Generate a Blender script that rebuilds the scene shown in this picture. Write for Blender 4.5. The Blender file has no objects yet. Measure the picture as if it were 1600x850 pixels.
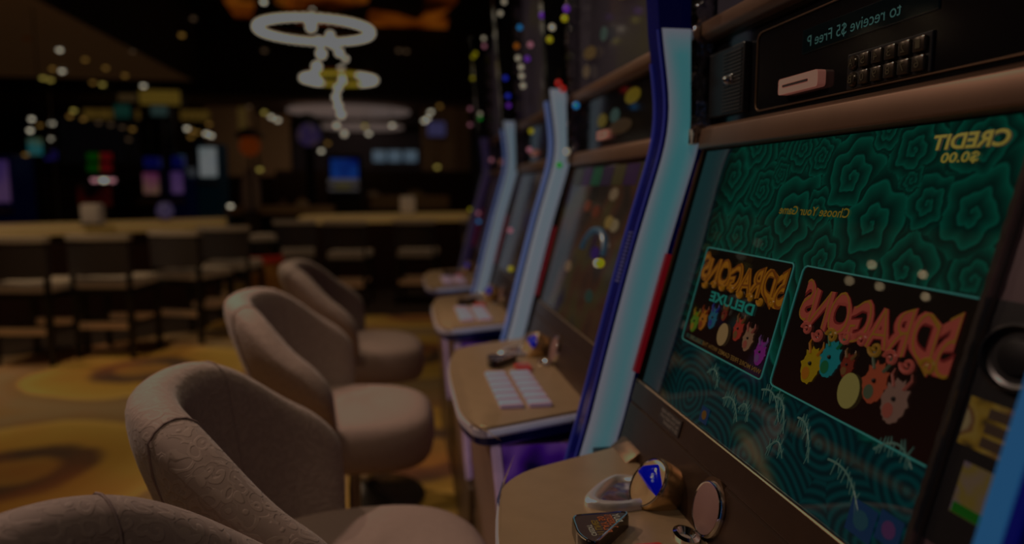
import bpy, bmesh, math, random
import numpy as np
from math import sin, cos, pi, radians, sqrt, atan, atan2, degrees
from mathutils import Vector, Matrix
random.seed(7)
SC = bpy.context.scene
COL = SC.collection
# ------------------------------------------------------------------ camera
F = 1100.0; HC = 1.2
TH = atan(130 / F); PSI = atan(175 / F * cos(TH))
fw = Vector((sin(PSI) * cos(TH), cos(PSI) * cos(TH), -sin(TH)))
rt = Vector((cos(PSI), -sin(PSI), 0)); up = rt.cross(fw)
cam = bpy.data.cameras.new('camera'); camo = bpy.data.objects.new('camera', cam); COL.objects.link(camo)
camo.matrix_world = Matrix(((rt.x, up.x, -fw.x, 0), (rt.y, up.y, -fw.y, 0), (rt.z, up.z, -fw.z, HC), (0, 0, 0, 1)))
cam.sensor_width = 36; cam.lens = F * 36 / 1600; cam.clip_start = 0.02
cam.dof.use_dof = True; cam.dof.focus_distance = 0.74; cam.dof.aperture_fstop = 2.3
SC.camera = camo

def at(u, v, Y):
    """point at depth Y of the room seen in direction of pixel u, v"""
    d = rt * ((u - 800) / F) - up * ((v - 425) / F) + fw
    return Vector((0, 0, HC)) + d * (Y / d.y)

# ------------------------------------------------------------------ colour
def lin(c): return c / 12.92 if c <= 0.04045 else ((c + 0.055) / 1.055) ** 2.4
def K(r, g, b):           # colour read in the darkened photo, 0..103
    return tuple(lin(min(1, v / 103.0)) for v in (r, g, b)) + (1,)

MATS = {}
def nt_new(name):
    m = bpy.data.materials.new(name); m.use_nodes = True; m.node_tree.nodes.clear()
    return m, m.node_tree
def N(nt, t, **kw):
    n = nt.nodes.new(t)
    for k, v in kw.items(): setattr(n, k, v)
    return n
def L(nt, a, b): nt.links.new(a, b)
def pbr(name, col, rough=.5, metal=0, emit=None, es=0, noise=.12, nscale=18, bump=0, spec=.5, coat=0):
    if name in MATS: return MATS[name]
    m, nt = nt_new(name)
    o = N(nt, 'ShaderNodeOutputMaterial'); p = N(nt, 'ShaderNodeBsdfPrincipled')
    L(nt, p.outputs[0], o.inputs[0])
    tc = N(nt, 'ShaderNodeTexCoord'); nz = N(nt, 'ShaderNodeTexNoise'); nz.inputs['Scale'].default_value = nscale
    nz.inputs['Detail'].default_value = 4
    L(nt, tc.outputs['Object'], nz.inputs['Vector'])
    r = N(nt, 'ShaderNodeMapRange'); r.inputs[3].default_value = 1 - noise; r.inputs[4].default_value = 1 + noise
    L(nt, nz.outputs['Fac'], r.inputs[0])
    mx = N(nt, 'ShaderNodeMix', data_type='RGBA', blend_type='MULTIPLY'); mx.inputs[0].default_value = 1
    mx.inputs[6].default_value = tuple(col[:3]) + (1,)
    L(nt, r.outputs[0], mx.inputs[7]); L(nt, mx.outputs[2], p.inputs['Base Color'])
    p.inputs['Roughness'].default_value = rough; p.inputs['Metallic'].default_value = metal
    p.inputs['Specular IOR Level'].default_value = spec
    if coat: p.inputs['Coat Weight'].default_value = coat; p.inputs['Coat Roughness'].default_value = .05
    if emit: p.inputs['Emission Color'].default_value = tuple(emit[:3]) + (1,); p.inputs['Emission Strength'].default_value = es
    if bump:
        b = N(nt, 'ShaderNodeBump'); b.inputs['Strength'].default_value = bump; b.inputs['Distance'].default_value = .004
        L(nt, nz.outputs['Fac'], b.inputs['Height']); L(nt, b.outputs[0], p.inputs['Normal'])
    MATS[name] = m; return m
def glow(name, col, s=1.0, noise=.1, nscale=6, sample=False, rough=.3):
    if name in MATS: return MATS[name]
    m, nt = nt_new(name)
    o = N(nt, 'ShaderNodeOutputMaterial'); p = N(nt, 'ShaderNodeBsdfPrincipled'); L(nt, p.outputs[0], o.inputs[0])
    p.inputs['Base Color'].default_value = tuple(c * .3 for c in col[:3]) + (1,); p.inputs['Roughness'].default_value = rough
    tc = N(nt, 'ShaderNodeTexCoord'); nz = N(nt, 'ShaderNodeTexNoise'); nz.inputs['Scale'].default_value = nscale
    L(nt, tc.outputs['Object'], nz.inputs['Vector'])
    r = N(nt, 'ShaderNodeMapRange'); r.inputs[3].default_value = s * (1 - noise); r.inputs[4].default_value = s * (1 + noise)
    L(nt, nz.outputs['Fac'], r.inputs[0]); L(nt, r.outputs[0], p.inputs['Emission Strength'])
    p.inputs['Emission Color'].default_value = tuple(col[:3]) + (1,)
    if not sample: m.cycles.emission_sampling = 'NONE'
    MATS[name] = m; return m
def patches(name, cols, scale=8, s=1.0, bright=1.0, axes=(1, 1, 1)):
    """glowing art made of coloured patches (an attract picture out of focus)"""
    if name in MATS: return MATS[name]
    m, nt = nt_new(name)
    o = N(nt, 'ShaderNodeOutputMaterial'); p = N(nt, 'ShaderNodeBsdfPrincipled'); L(nt, p.outputs[0], o.inputs[0])
    p.inputs['Base Color'].default_value = (.02, .02, .02, 1); p.inputs['Roughness'].default_value = .12
    tc = N(nt, 'ShaderNodeTexCoord'); mp = N(nt, 'ShaderNodeMapping'); mp.inputs['Scale'].default_value = axes
    L(nt, tc.outputs['Object'], mp.inputs[0])
    nz = N(nt, 'ShaderNodeTexNoise'); nz.inputs['Scale'].default_value = scale; nz.inputs['Detail'].default_value = 1.5
    L(nt, mp.outputs[0], nz.inputs['Vector'])
    rp = N(nt, 'ShaderNodeValToRGB'); cr = rp.color_ramp
    n = len(cols)
    for i, c in enumerate(cols):
        pos = .3 + .4 * i / max(1, n - 1)
        e = cr.elements[i] if i < 2 else cr.elements.new(pos)
        e.position = pos; e.color = c
    L(nt, nz.outputs['Fac'], rp.inputs[0]); L(nt, rp.outputs[0], p.inputs['Emission Color'])
    p.inputs['Emission Strength'].default_value = s
    m.cycles.emission_sampling = 'NONE'
    MATS[name] = m; return m

# ------------------------------------------------------------------ objects
def tag(o, label=None, cat=None, group=None, kind=None):
    if label: o['label'] = label
    if cat: o['category'] = cat
    if group: o['group'] = group
    if kind: o['kind'] = kind
    return o
def thing(name, label, cat, loc=(0, 0, 0), group=None, rz=0):
    o = bpy.data.objects.new(name, None); COL.objects.link(o); o.location = loc; o.rotation_euler.z = rz
    o.empty_display_size = .05
    return tag(o, label, cat, group)
def rootloc(p):
    v = Vector((0, 0, 0))
    while p is not None: v = v + p.location; p = p.parent
    return v
class MB:
    def __init__(self): self.b = bmesh.new()
    def face(self, pts):
        vs = [self.b.verts.new(p) for p in pts]
        try: return self.b.faces.new(vs)
        except ValueError: return None
    def box(self, x0, x1, y0, y1, z0, z1, bev=0, seg=2, M=None):
        r = bmesh.ops.create_cube(self.b, size=1)
        vs = r['verts']
        for v in vs: v.co = Vector(((x0 + x1) / 2 + v.co.x * (x1 - x0), (y0 + y1) / 2 + v.co.y * (y1 - y0), (z0 + z1) / 2 + v.co.z * (z1 - z0)))
        if bev:
            es = list({e for v in vs for e in v.link_edges})
            r2 = bmesh.ops.bevel(self.b, geom=es, offset=bev, segments=seg, affect='EDGES', profile=.5)
            vs = r2['verts'] if False else list({v for f in r2['faces'] for v in f.verts} | {v for v in vs if v.is_valid})
        if M is not None:
            for v in vs: v.co = M @ v.co
        return self
    def prism(self, poly, y0, y1, f=None, bev=0):
        """poly of (x,z) run along y; f maps (x,y,z)"""
        f = f or (lambda a, b, c: (a, b, c))
        A = [self.b.verts.new(f(x, y0, z)) for x, z in poly]; B = [self.b.verts.new(f(x, y1, z)) for x, z in poly]
        n = len(poly); fs = [self.b.faces.new(A), self.b.faces.new(B[::-1])]
        for i in range(n): fs.append(self.b.faces.new((A[i], B[i], B[(i + 1) % n], A[(i + 1) % n])))
        if bev:
            es = list({e for q in fs for e in q.edges}); bmesh.ops.bevel(self.b, geom=es, offset=bev, segments=2, affect='EDGES', profile=.5)
        return self
    def slab(self, poly, z0, z1, bev=0, zf=None):
        """poly of (x,y) raised from z0 to z1"""
        zf = zf or (lambda x, y: 0)
        A = [self.b.verts.new((x, y, z0 + zf(x, y))) for x, y in poly]; B = [self.b.verts.new((x, y, z1 + zf(x, y))) for x, y in poly]
        n = len(poly); self.b.faces.new(A[::-1]); t = self.b.faces.new(B)
        for i in range(n): self.b.faces.new((A[i], A[(i + 1) % n], B[(i + 1) % n], B[i]))
        if bev: bmesh.ops.bevel(self.b, geom=list(t.edges), offset=bev, segments=3, affect='EDGES', profile=.5)
        return self
    def lathe(self, prof, seg=24, M=None, sx=1, sy=1):
        M = M or Matrix()
        rings = []
        for r, z in prof:
            rings.append([self.b.verts.new(M @ Vector((r * sx * cos(2 * pi * i / seg), r * sy * sin(2 * pi * i / seg), z))) for i in range(seg)])
        for a, b in zip(rings, rings[1:]):
            for i in range(seg): self.b.faces.new((a[i], a[(i + 1) % seg], b[(i + 1) % seg], b[i]))
        self.b.faces.new(rings[0][::-1]); self.b.faces.new(rings[-1])
        return self
    def tube(self, pts, r, seg=8, closed=False):
        pts = [Vector(p) for p in pts]; n = len(pts); rings = []
        nrm = None
        for i, p in enumerate(pts):
            a = pts[i - 1] if i or closed else p; b = pts[(i + 1) % n] if i < n - 1 or closed else p
            t = (b - a).normalized()
            if nrm is None:
                nrm = t.orthogonal().normalized()
            nrm = (nrm - t * nrm.dot(t)).normalized(); bi = t.cross(nrm)
            rr = r[i] if isinstance(r, (list, tuple)) else r
            rings.append([self.b.verts.new(p + (nrm * cos(2 * pi * k / seg) + bi * sin(2 * pi * k / seg)) * rr) for k in range(seg)])
        m = n if closed else n - 1
        for i in range(m):
            a, b = rings[i], rings[(i + 1) % n]
            for k in range(seg): self.b.faces.new((a[k], a[(k + 1) % seg], b[(k + 1) % seg], b[k]))
        if not closed: self.b.faces.new(rings[0][::-1]); self.b.faces.new(rings[-1])
        return self
    def ball(self, c, r, seg=12, sx=1, sy=1, sz=1):
        q = bmesh.ops.create_uvsphere(self.b, u_segments=seg, v_segments=max(6, seg // 2 + 1), radius=1)
        for v in q['verts']: v.co = Vector((c[0] + v.co.x * r * sx, c[1] + v.co.y * r * sy, c[2] + v.co.z * r * sz))
        return self
    def skin(self, rings, closed_u=True, cap=True):
        R = [[self.b.verts.new(p) for p in r] for r in rings]; n = len(R[0])
        for a, b in zip(R, R[1:]):
            for k in range(n if closed_u else n - 1): self.b.faces.new((a[k], a[(k + 1) % n], b[(k + 1) % n], b[k]))
        if cap: self.b.faces.new(R[0][::-1]); self.b.faces.new(R[-1])
        return self
    def fin(self, name, mat, parent=None, smooth=False, label=None, kind=None, local=False, sub=0):
        bmesh.ops.recalc_face_normals(self.b, faces=self.b.faces)
        me = bpy.data.meshes.new(name)
        if parent is not None and not local:
            o3 = rootloc(parent)
            for v in self.b.verts: v.co -= o3
        self.b.to_mesh(me); self.b.free()
        if smooth:
            me.polygons.foreach_set('use_smooth', [True] * len(me.polygons))
            if hasattr(me, 'set_sharp_from_angle'): me.set_sharp_from_angle(angle=radians(42))
        me.materials.append(mat)
        o = bpy.data.objects.new(name, me); COL.objects.link(o); o.parent = parent
        if sub:
            md = o.modifiers.new('sub', 'SUBSURF'); md.levels = sub; md.render_levels = sub
        if label: o['label'] = label
        if kind: o['kind'] = kind
        return o
def copy_tree(o, parent=None):
    c = o.copy(); COL.objects.link(c); c.parent = parent
    for ch in list(o.children): copy_tree(ch, c)
    return c
def text_polys(body, extrude=0, offset=0, shear=0, space=1):
    cu = bpy.data.curves.new('lettering', 'FONT'); cu.body = body; cu.size = 1; cu.extrude = extrude; cu.offset = offset
    cu.shear = shear; cu.space_character = space; cu.resolution_u = 4; cu.fill_mode = 'FRONT' if not extrude else 'BOTH'
    o = bpy.data.objects.new('lettering', cu); COL.objects.link(o)
    bpy.context.view_layer.update()
    dg = bpy.context.evaluated_depsgraph_get(); me = o.evaluated_get(dg).to_mesh()
    V = [v.co.copy() for v in me.vertices]; P = [tuple(p.vertices) for p in me.polygons]
    o.evaluated_get(dg).to_mesh_clear(); bpy.data.objects.remove(o); bpy.data.curves.remove(cu)
    return V, P
def lettering(body, fmap, mat, parent, name='lettering', box=None, offset=0, shear=0, space=1, label=None, warp=None):
    """flat letters; normalised to 0..1 box then fmap(x,y)->world point"""
    V, P = text_polys(body, 0, offset, shear, space)
    xs = [v.x for v in V]; ys = [v.y for v in V]; x0, x1, y0, y1 = min(xs), max(xs), min(ys), max(ys)
    mb = MB(); vs = [mb.b.verts.new(fmap((v.x - x0) / (x1 - x0), (v.y - y0) / (y1 - y0))) for v in V]
    for p in P:
        try: mb.b.faces.new([vs[i] for i in p])
        except ValueError: pass
    return mb.fin(name, mat, parent, label=label)

# ------------------------------------------------------------------ materials
BRONZE = pbr('brushed bronze metal', (.19, .115, .07), .42, .85, noise=.2, nscale=60)
BRONZE_D = pbr('dark bronze panel', (.10, .062, .045), .38, .8, noise=.15, nscale=40)
DECKM = pbr('champagne metallic deck', (.46, .325, .195), .36, .35, noise=.1, nscale=30)
CHROME = pbr('polished chrome', (.75, .74, .75), .08, 1, noise=.05)
CHROME_W = pbr('crinkled chrome edge', (.5, .48, .5), .16, 1, noise=.4, nscale=70, bump=.8)
BLACKP = pbr('black plastic', (.008, .008, .01), .35, 0, noise=.2)
BLACKG = pbr('gloss black plastic', (.006, .006, .008), .12, 0, noise=.1)
NAVY = pbr('navy blue gloss plastic', (.006, .008, .07), .22, 0, emit=(.0, .002, .05), es=.35, noise=.2, nscale=9)
BLUEG = pbr('deep blue translucent acrylic', (.004, .006, .12), .2, 0, emit=(.0, .003, .12), es=.28, noise=.3, nscale=9)
MAUVE = pbr('mauve disc enamel', (.26, .15, .14), .45, .1, noise=.06)
PURPLEG = pbr('dark aubergine side panel', (.085, .05, .06), .5, .2, noise=.2)

# ------------------------------------------------------------------ SCREEN GEOMETRY (shared cabinet profile)
A0 = Vector((.4637, 0, 1.256)); DN = Vector((-.2582, 0, -.9661)); OUT = Vector((-.9661, 0, .2582))
def SP(y, d, off=0, dy=0): return A0 + DN * d + OUT * off + Vector((0, y + dy, 0))

def screen_art():
    """vertex painted attract picture of the nearest game"""
    y0, y1, d1 = .457, 1.03, .368
    nx, ny = 430, 290
    Y, D = np.meshgrid(np.linspace(y0, y1, nx), np.linspace(0, d1, ny))
    rng = np.random.RandomState(3)
    cen = [(.915, .041, .036), (.828, .060, .022), (.793, .040, .014), (.718, .022, .018), (.655, .047, .036), (.577, .022, .026), (.568, .050, .014), (.541, .072, .026),
           (.606, .092, .045), (.787, .128, .024), (.490, .078, .036), (.746, .095, .040), (.665, .135, .028), (.545, .130, .034), (.93, .118, .03), (.985, .06, .03), (.86, .12, .03),
           (.87, .0, .03), (.62, .0, .02), (.50, .02, .026), (.70, .082, .022), (.99, .0, .03), (.99, .13, .03), (.47, .13, .025), (.62, .15, .03), (.76, .01, .02)]
    best = np.full(Y.shape, 9.); ph = np.zeros(Y.shape); rr = np.zeros(Y.shape)
    for i, (cy, cd, R) in enumerate(cen):
        ax, ay = Y - cy, D - cd
        r = np.hypot(ax, ay); th = np.arctan2(ay, ax)
        w = r * (1 + .10 * np.cos(5 * th + i * 1.3) + .05 * np.sin(9 * th + i))
        s = w / R
        m = s < best
        best = np.where(m, s, best)
        sg = 1 if i % 3 else -1
        p = 2.5 * (w / R) ** .8 + sg * th / (2 * pi) + i * .37
        ph = np.where(m, p, ph); rr = np.where(m, r, rr)
    fr = ph - np.floor(ph)
    edge = np.exp(-((fr - .90) / .06) ** 2)
    sh = .34 + .66 * np.clip(fr * 1.1, 0, 1) ** .9
    sh = sh - (sh - .34) * np.clip((fr - .90) / .10, 0, 1)
    top = np.array([0, 50, 39.]); drk = np.array([2, 12, 11.]); edg = np.array([12, 66, 54.])
    c = drk + (top - drk) * (sh ** 1.3)[..., None]; c = c + (edg - c) * (edge * .3)[..., None]
    # sea in the lower third
    wav = [(.79, .385, .16), (.70, .36, .1), (.64, .40, .16), (.585, .305, .06), (.56, .40, .12), (.50, .36, .1), (.47, .30, .07), (.86, .34, .1), (.95, .38, .14), (1.02, .33, .1), (.74, .30, .06), (.66, .31, .045)]
    bw = np.full(Y.shape, 9.); pw = np.zeros(Y.shape)
    for i, (cy, cd, R) in enumerate(wav):
        ax, ay = Y - cy, (D - cd) * 1.25
        r = np.hypot(ax, ay) * (1 + .06 * np.sin(3 * np.arctan2(ay, ax) + i)); s = r / R
        m = s < bw; bw = np.where(m, s, bw); pw = np.where(m, r / .0115 + i * .4, pw)
    fw_ = pw - np.floor(pw)
    sea_l = np.array([2, 38, 38.]); sea_d = np.array([2, 17, 20.])
    cs = sea_d + (sea_l - sea_d) * (.15 + .85 * np.sin(fw_ * pi) ** 2 * np.clip(1.25 - bw * .6, .3, 1))[..., None]
    hor = .268 + .012 * np.sin(Y * 40) + .006 * np.sin(Y * 97)
    t = np.clip((D - hor) / .012 + .5, 0, 1)[..., None]
    c = c * (1 - t) + cs * t
    # chair rim's reflection painted in tan along the bottom, fades toward far edge
    buff = np.exp(-((D - (.362 + .02 * np.sin(Y * 21 + 2))) / .012) ** 2) * np.clip(np.sin(Y * 21 - 12.6) * 1.2, 0, 1)
    c = c * (1 - buff[..., None] * .8) + np.array([62, 50, 34.]) * (buff * .8)[..., None]
    g = np.exp(-(((Y - .70) / .03) ** 2 + ((D - .09) / .02) ** 2))
    fade = np.clip((1.0 - Y) / .09, 0.10, 1)[..., None]
    c = c * fade
    # game windows
    for (a, b, e, f) in ((.708, .931, .143, .276), (.457, .689, .143, .275)):
        m = (Y > a) & (Y < b) & (D > e) & (D < f)
        dk = np.stack([10 + 10 * (D - e) / (f - e), 7 + 2 * (D - e), 5 + 0 * D], -1)
        c = np.where(m[..., None], dk, c)
    c = np.clip(c, 0, 103) / 103.
    lc = np.where(c <= .04045, c / 12.92, ((c + .055) / 1.055) ** 2.4)
    return Y, D, lc

def screen_material(name='game screen picture', s=1.0):
    m, nt = nt_new(name)
    o = N(nt, 'ShaderNodeOutputMaterial'); p = N(nt, 'ShaderNodeBsdfPrincipled'); L(nt, p.outputs[0], o.inputs[0])
    a = N(nt, 'ShaderNodeVertexColor', layer_name='art')
    nz = N(nt, 'ShaderNodeTexNoise'); nz.inputs['Scale'].default_value = 400
    L(nt, a.outputs['Color'], p.inputs['Emission Color']); p.inputs['Emission Strength'].default_value = s
    p.inputs['Base Color'].default_value = (.004, .005, .005, 1); p.inputs['Roughness'].default_value = .012
    p.inputs['Specular IOR Level'].default_value = 1.0
    m.cycles.emission_sampling = 'NONE'
    return m
def build_screen(parent):
    Y, D, c = screen_art(); ny, nx = Y.shape
    P = np.stack([A0.x + DN.x * D + OUT.x * .001, Y, A0.z + DN.z * D + OUT.z * .001], -1).reshape(-1, 3)
    L3 = rootloc(parent); P = P - np.array([L3.x, L3.y, L3.z])
    i = np.arange((ny - 1) * (nx - 1)); r, q = i // (nx - 1), i % (nx - 1); a = r * nx + q
    Fc = np.stack([a, a + nx, a + nx + 1, a + 1], -1)
    me = bpy.data.meshes.new('screen'); me.from_pydata(P.tolist(), [], Fc.tolist()); me.update()
    at_ = me.color_attributes.new('art', 'FLOAT_COLOR', 'POINT')
    cc = np.concatenate([c.reshape(-1, 3), np.ones((nx * ny, 1))], 1).astype(np.float32)
    at_.data.foreach_set('color', cc.ravel())
    me.materials.append(screen_material())
    o = bpy.data.objects.new('screen', me); COL.objects.link(o); o.parent = parent
    o['label'] = 'teal game screen with swirling cloud pattern and two framed panels'
    return o

# ------------------------------------------------------------------ slot machine
PITCH = [0, .82, 1.68, 2.52]
def deck_z(x, y=0): return .80
def round_poly(pts, rad, seg=6):
    out = []; n = len(pts)
    for i in range(n):
        p = Vector(pts[i]); a = Vector(pts[i - 1]); b = Vector(pts[(i + 1) % n]); r = rad[i]
        if r <= 0: out.append(tuple(p)); continue
        u = (a - p).normalized(); v = (b - p).normalized()
        for k in range(seg + 1):
            t = k / seg; q = (p + u * r) * (1 - t) ** 2 + p * 2 * t * (1 - t) + (p + v * r) * t ** 2
            out.append(tuple(q))
    return out
def profX(z): return sum(profX0(z + d) for d in (-.045, -.03, -.015, 0, .015, .03, .045)) / 7
def profX0(z):   # front of the light bars
    pts = [(.60, .235), (.76, .272), (.793, .285), (.94, .32), (1.094, .359), (1.215, .394), (1.26, .408), (1.297, .416), (1.34, .414), (1.373, .41), (1.444, .398), (1.95, .36)]
    for (a, xa), (b, xb) in zip(pts, pts[1:]):
        if a <= z <= b: return xa + (xb - xa) * (z - a) / (b - a)
    return pts[0][1] if z < .60 else pts[-1][1]
BARZ = [.76, .80, .88, .96, 1.04, 1.12, 1.16, 1.19, 1.21, 1.23, 1.25, 1.265, 1.28, 1.295, 1.31, 1.325, 1.34, 1.36, 1.38, 1.40, 1.42, 1.444]

def bar_strip(mb, y0, y1, dx0, dx1, z0, z1, nudge=0):
    zs = [z0] + [z for z in BARZ if z0 < z < z1] + [z1]
    rings = []
    for z in zs: rings.append([(profX(z) + dx0, y0, z), (profX(z) + dx1, y0, z), (profX(z) + dx1, y1, z), (profX(z) + dx0, y1, z)])
    return mb.skin(rings)

M_LIT = None
def bar_mat(name, colL, colC, s, vert=True):
    """lit diffuser: paler at its rims and toward the top, cyan in the middle"""
    m, nt = nt_new(name)
    o = N(nt, 'ShaderNodeOutputMaterial'); p = N(nt, 'ShaderNodeBsdfPrincipled'); L(nt, p.outputs[0], o.inputs[0])
    p.inputs['Base Color'].default_value = (.3, .35, .4, 1); p.inputs['Roughness'].default_value = .25
    a = N(nt, 'ShaderNodeVertexColor', layer_name='rim')
    mx = N(nt, 'ShaderNodeMix', data_type='RGBA'); sp = N(nt, 'ShaderNodeSeparateColor')
    L(nt, a.outputs['Color'], sp.inputs[0]); L(nt, sp.outputs[0], mx.inputs[0])
    mx.inputs[6].default_value = colC; mx.inputs[7].default_value = colL
    L(nt, mx.outputs[2], p.inputs['Emission Color']); p.inputs['Emission Strength'].default_value = s
    return m
def lit_face(parent, y, z0, z1, mat, w=.056):
    """the glowing inner face with soft rims, a rounded raised panel"""
    zs = np.linspace(z0, z1, 40); us = [0, .06, .14, .25, .4, .6, .75, .86, .94, 1]
    mb = MB(); b = mb.b; lay = b.verts.layers.float_color.new('rim')
    g = []
    for z in zs:
        row = []
        for u in us:
            e = min(1, min(u, 1 - u) / .34); tz = min(1, (z1 - z) / .04)
            h = .004 * min(1, e * 2.5) * min(1, tz * 3)
            v = b.verts.new((profX(z) + .004 + u * w, y - h, z))
            k = 1 - min(e, tz) ** .8
            lo = max(0, min(1, (1.2 - z) / .3)) * .35 * (.5 + .5 * (1 if u < .5 else .2))
            kk = min(1, k + lo); v[lay] = (kk, kk, kk, 1); row.append(v)
        g.append(row)
    for r0, r1 in zip(g, g[1:]):
        for i in range(len(us) - 1): b.faces.new((r0[i], r0[i + 1], r1[i + 1], r1[i]))
    return mb.fin('lit_panel', mat, parent, smooth=True)

LIT1 = bar_mat('lit bar diffuser near', K(92, 93, 103), K(40, 98, 103), .70)
LIT2 = bar_mat('lit bar diffuser pale', K(92, 94, 103), K(80, 94, 103), .85)
LIT3 = bar_mat('dim violet diffuser', K(20, 10, 44), K(26, 14, 50), .5)
LITE = glow('lit bar edge blue', K(34, 36, 84), .55, noise=.5, nscale=4)
LITE2 = glow('lit bar edge pale blue', K(56, 68, 100), .8, noise=.35, nscale=5)
LITC = glow('lit bar edge cyan', K(28, 64, 96), .85, noise=.1, nscale=5)

def light_bar(parent, y, style, dz=0, low=.64):
    """slanted lamp column between two machines: y is its near face, it is 5.3 cm wide"""
    mb = MB(); bar_strip(mb, y, y + .050, .0, .075, low, 1.95)
    bar = mb.fin('light_bar', BLUEG if style == 'near' else BLACKG, parent, label='slanted lamp column glowing blue and white')
    zt = 1.446 + dz
    lit_face(bar, y - .001, low + .03, zt, {'near': LIT1, 'pale': LIT2, 'dim': LIT3}[style], w=.056 if style == 'near' else .044)
    if style == 'near':
        mb = MB(); bar_strip(mb, y + .0455, y + .0505, -.003, .02, low, 1.40); mb.fin('lit_edge', LITE, bar)
        mb = MB(); bar_strip(mb, y + .003, y + .0065, -.002, .01, low, 1.444); mb.fin('lit_edge', LITE, bar)
        mb = MB()   # vent ribs in the dark groove
        for k in range(14):
            z = 1.05 + k * .006; mb.box(profX(z) - .0025, profX(z) + .004, y + .013, y + .032, z, z + .003)
        mb.fin('vent_rib', pbr('pale blue ribs', (.1, .12, .4), .3), bar)
    elif style == 'pale':
        mb = MB(); bar_strip(mb, y + .012, y + .0505, -.005, .02, low, zt - .03); mb.fin('lit_edge', LITE2, bar)
    # dark upper housing above the lamp
    return bar

def arc_pts(c, r, a0, a1, n): return [(c[0] + r * cos(a0 + (a1 - a0) * i / n), c[1] + r * sin(a0 + (a1 - a0) * i / n)) for i in range(n + 1)]

def panel_box(parent, name, mat, y0, y1, d0, d1, o0, o1, dy, bev=0, label=None):
    """box lying on the slanted face: y range, distance down the face, thickness range"""
    mb = MB(); q = []
    for (y, d, o) in ((y0, d0, o0), (y1, d0, o0), (y1, d1, o0), (y0, d1, o0), (y0, d0, o1), (y1, d0, o1), (y1, d1, o1), (y0, d1, o1)): q.append(mb.b.verts.new(SP(y, d, o, dy)))
    for f in ((0, 1, 2, 3), (4, 7, 6, 5), (0, 4, 5, 1), (1, 5, 6, 2), (2, 6, 7, 3), (3, 7, 4, 0)): mb.b.faces.new([q[i] for i in f])
    if bev: bmesh.ops.bevel(mb.b, geom=list(mb.b.edges), offset=bev, segments=2, affect='EDGES', profile=.5)
    return mb.fin(name, mat, parent, smooth=bool(bev), label=label)

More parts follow.
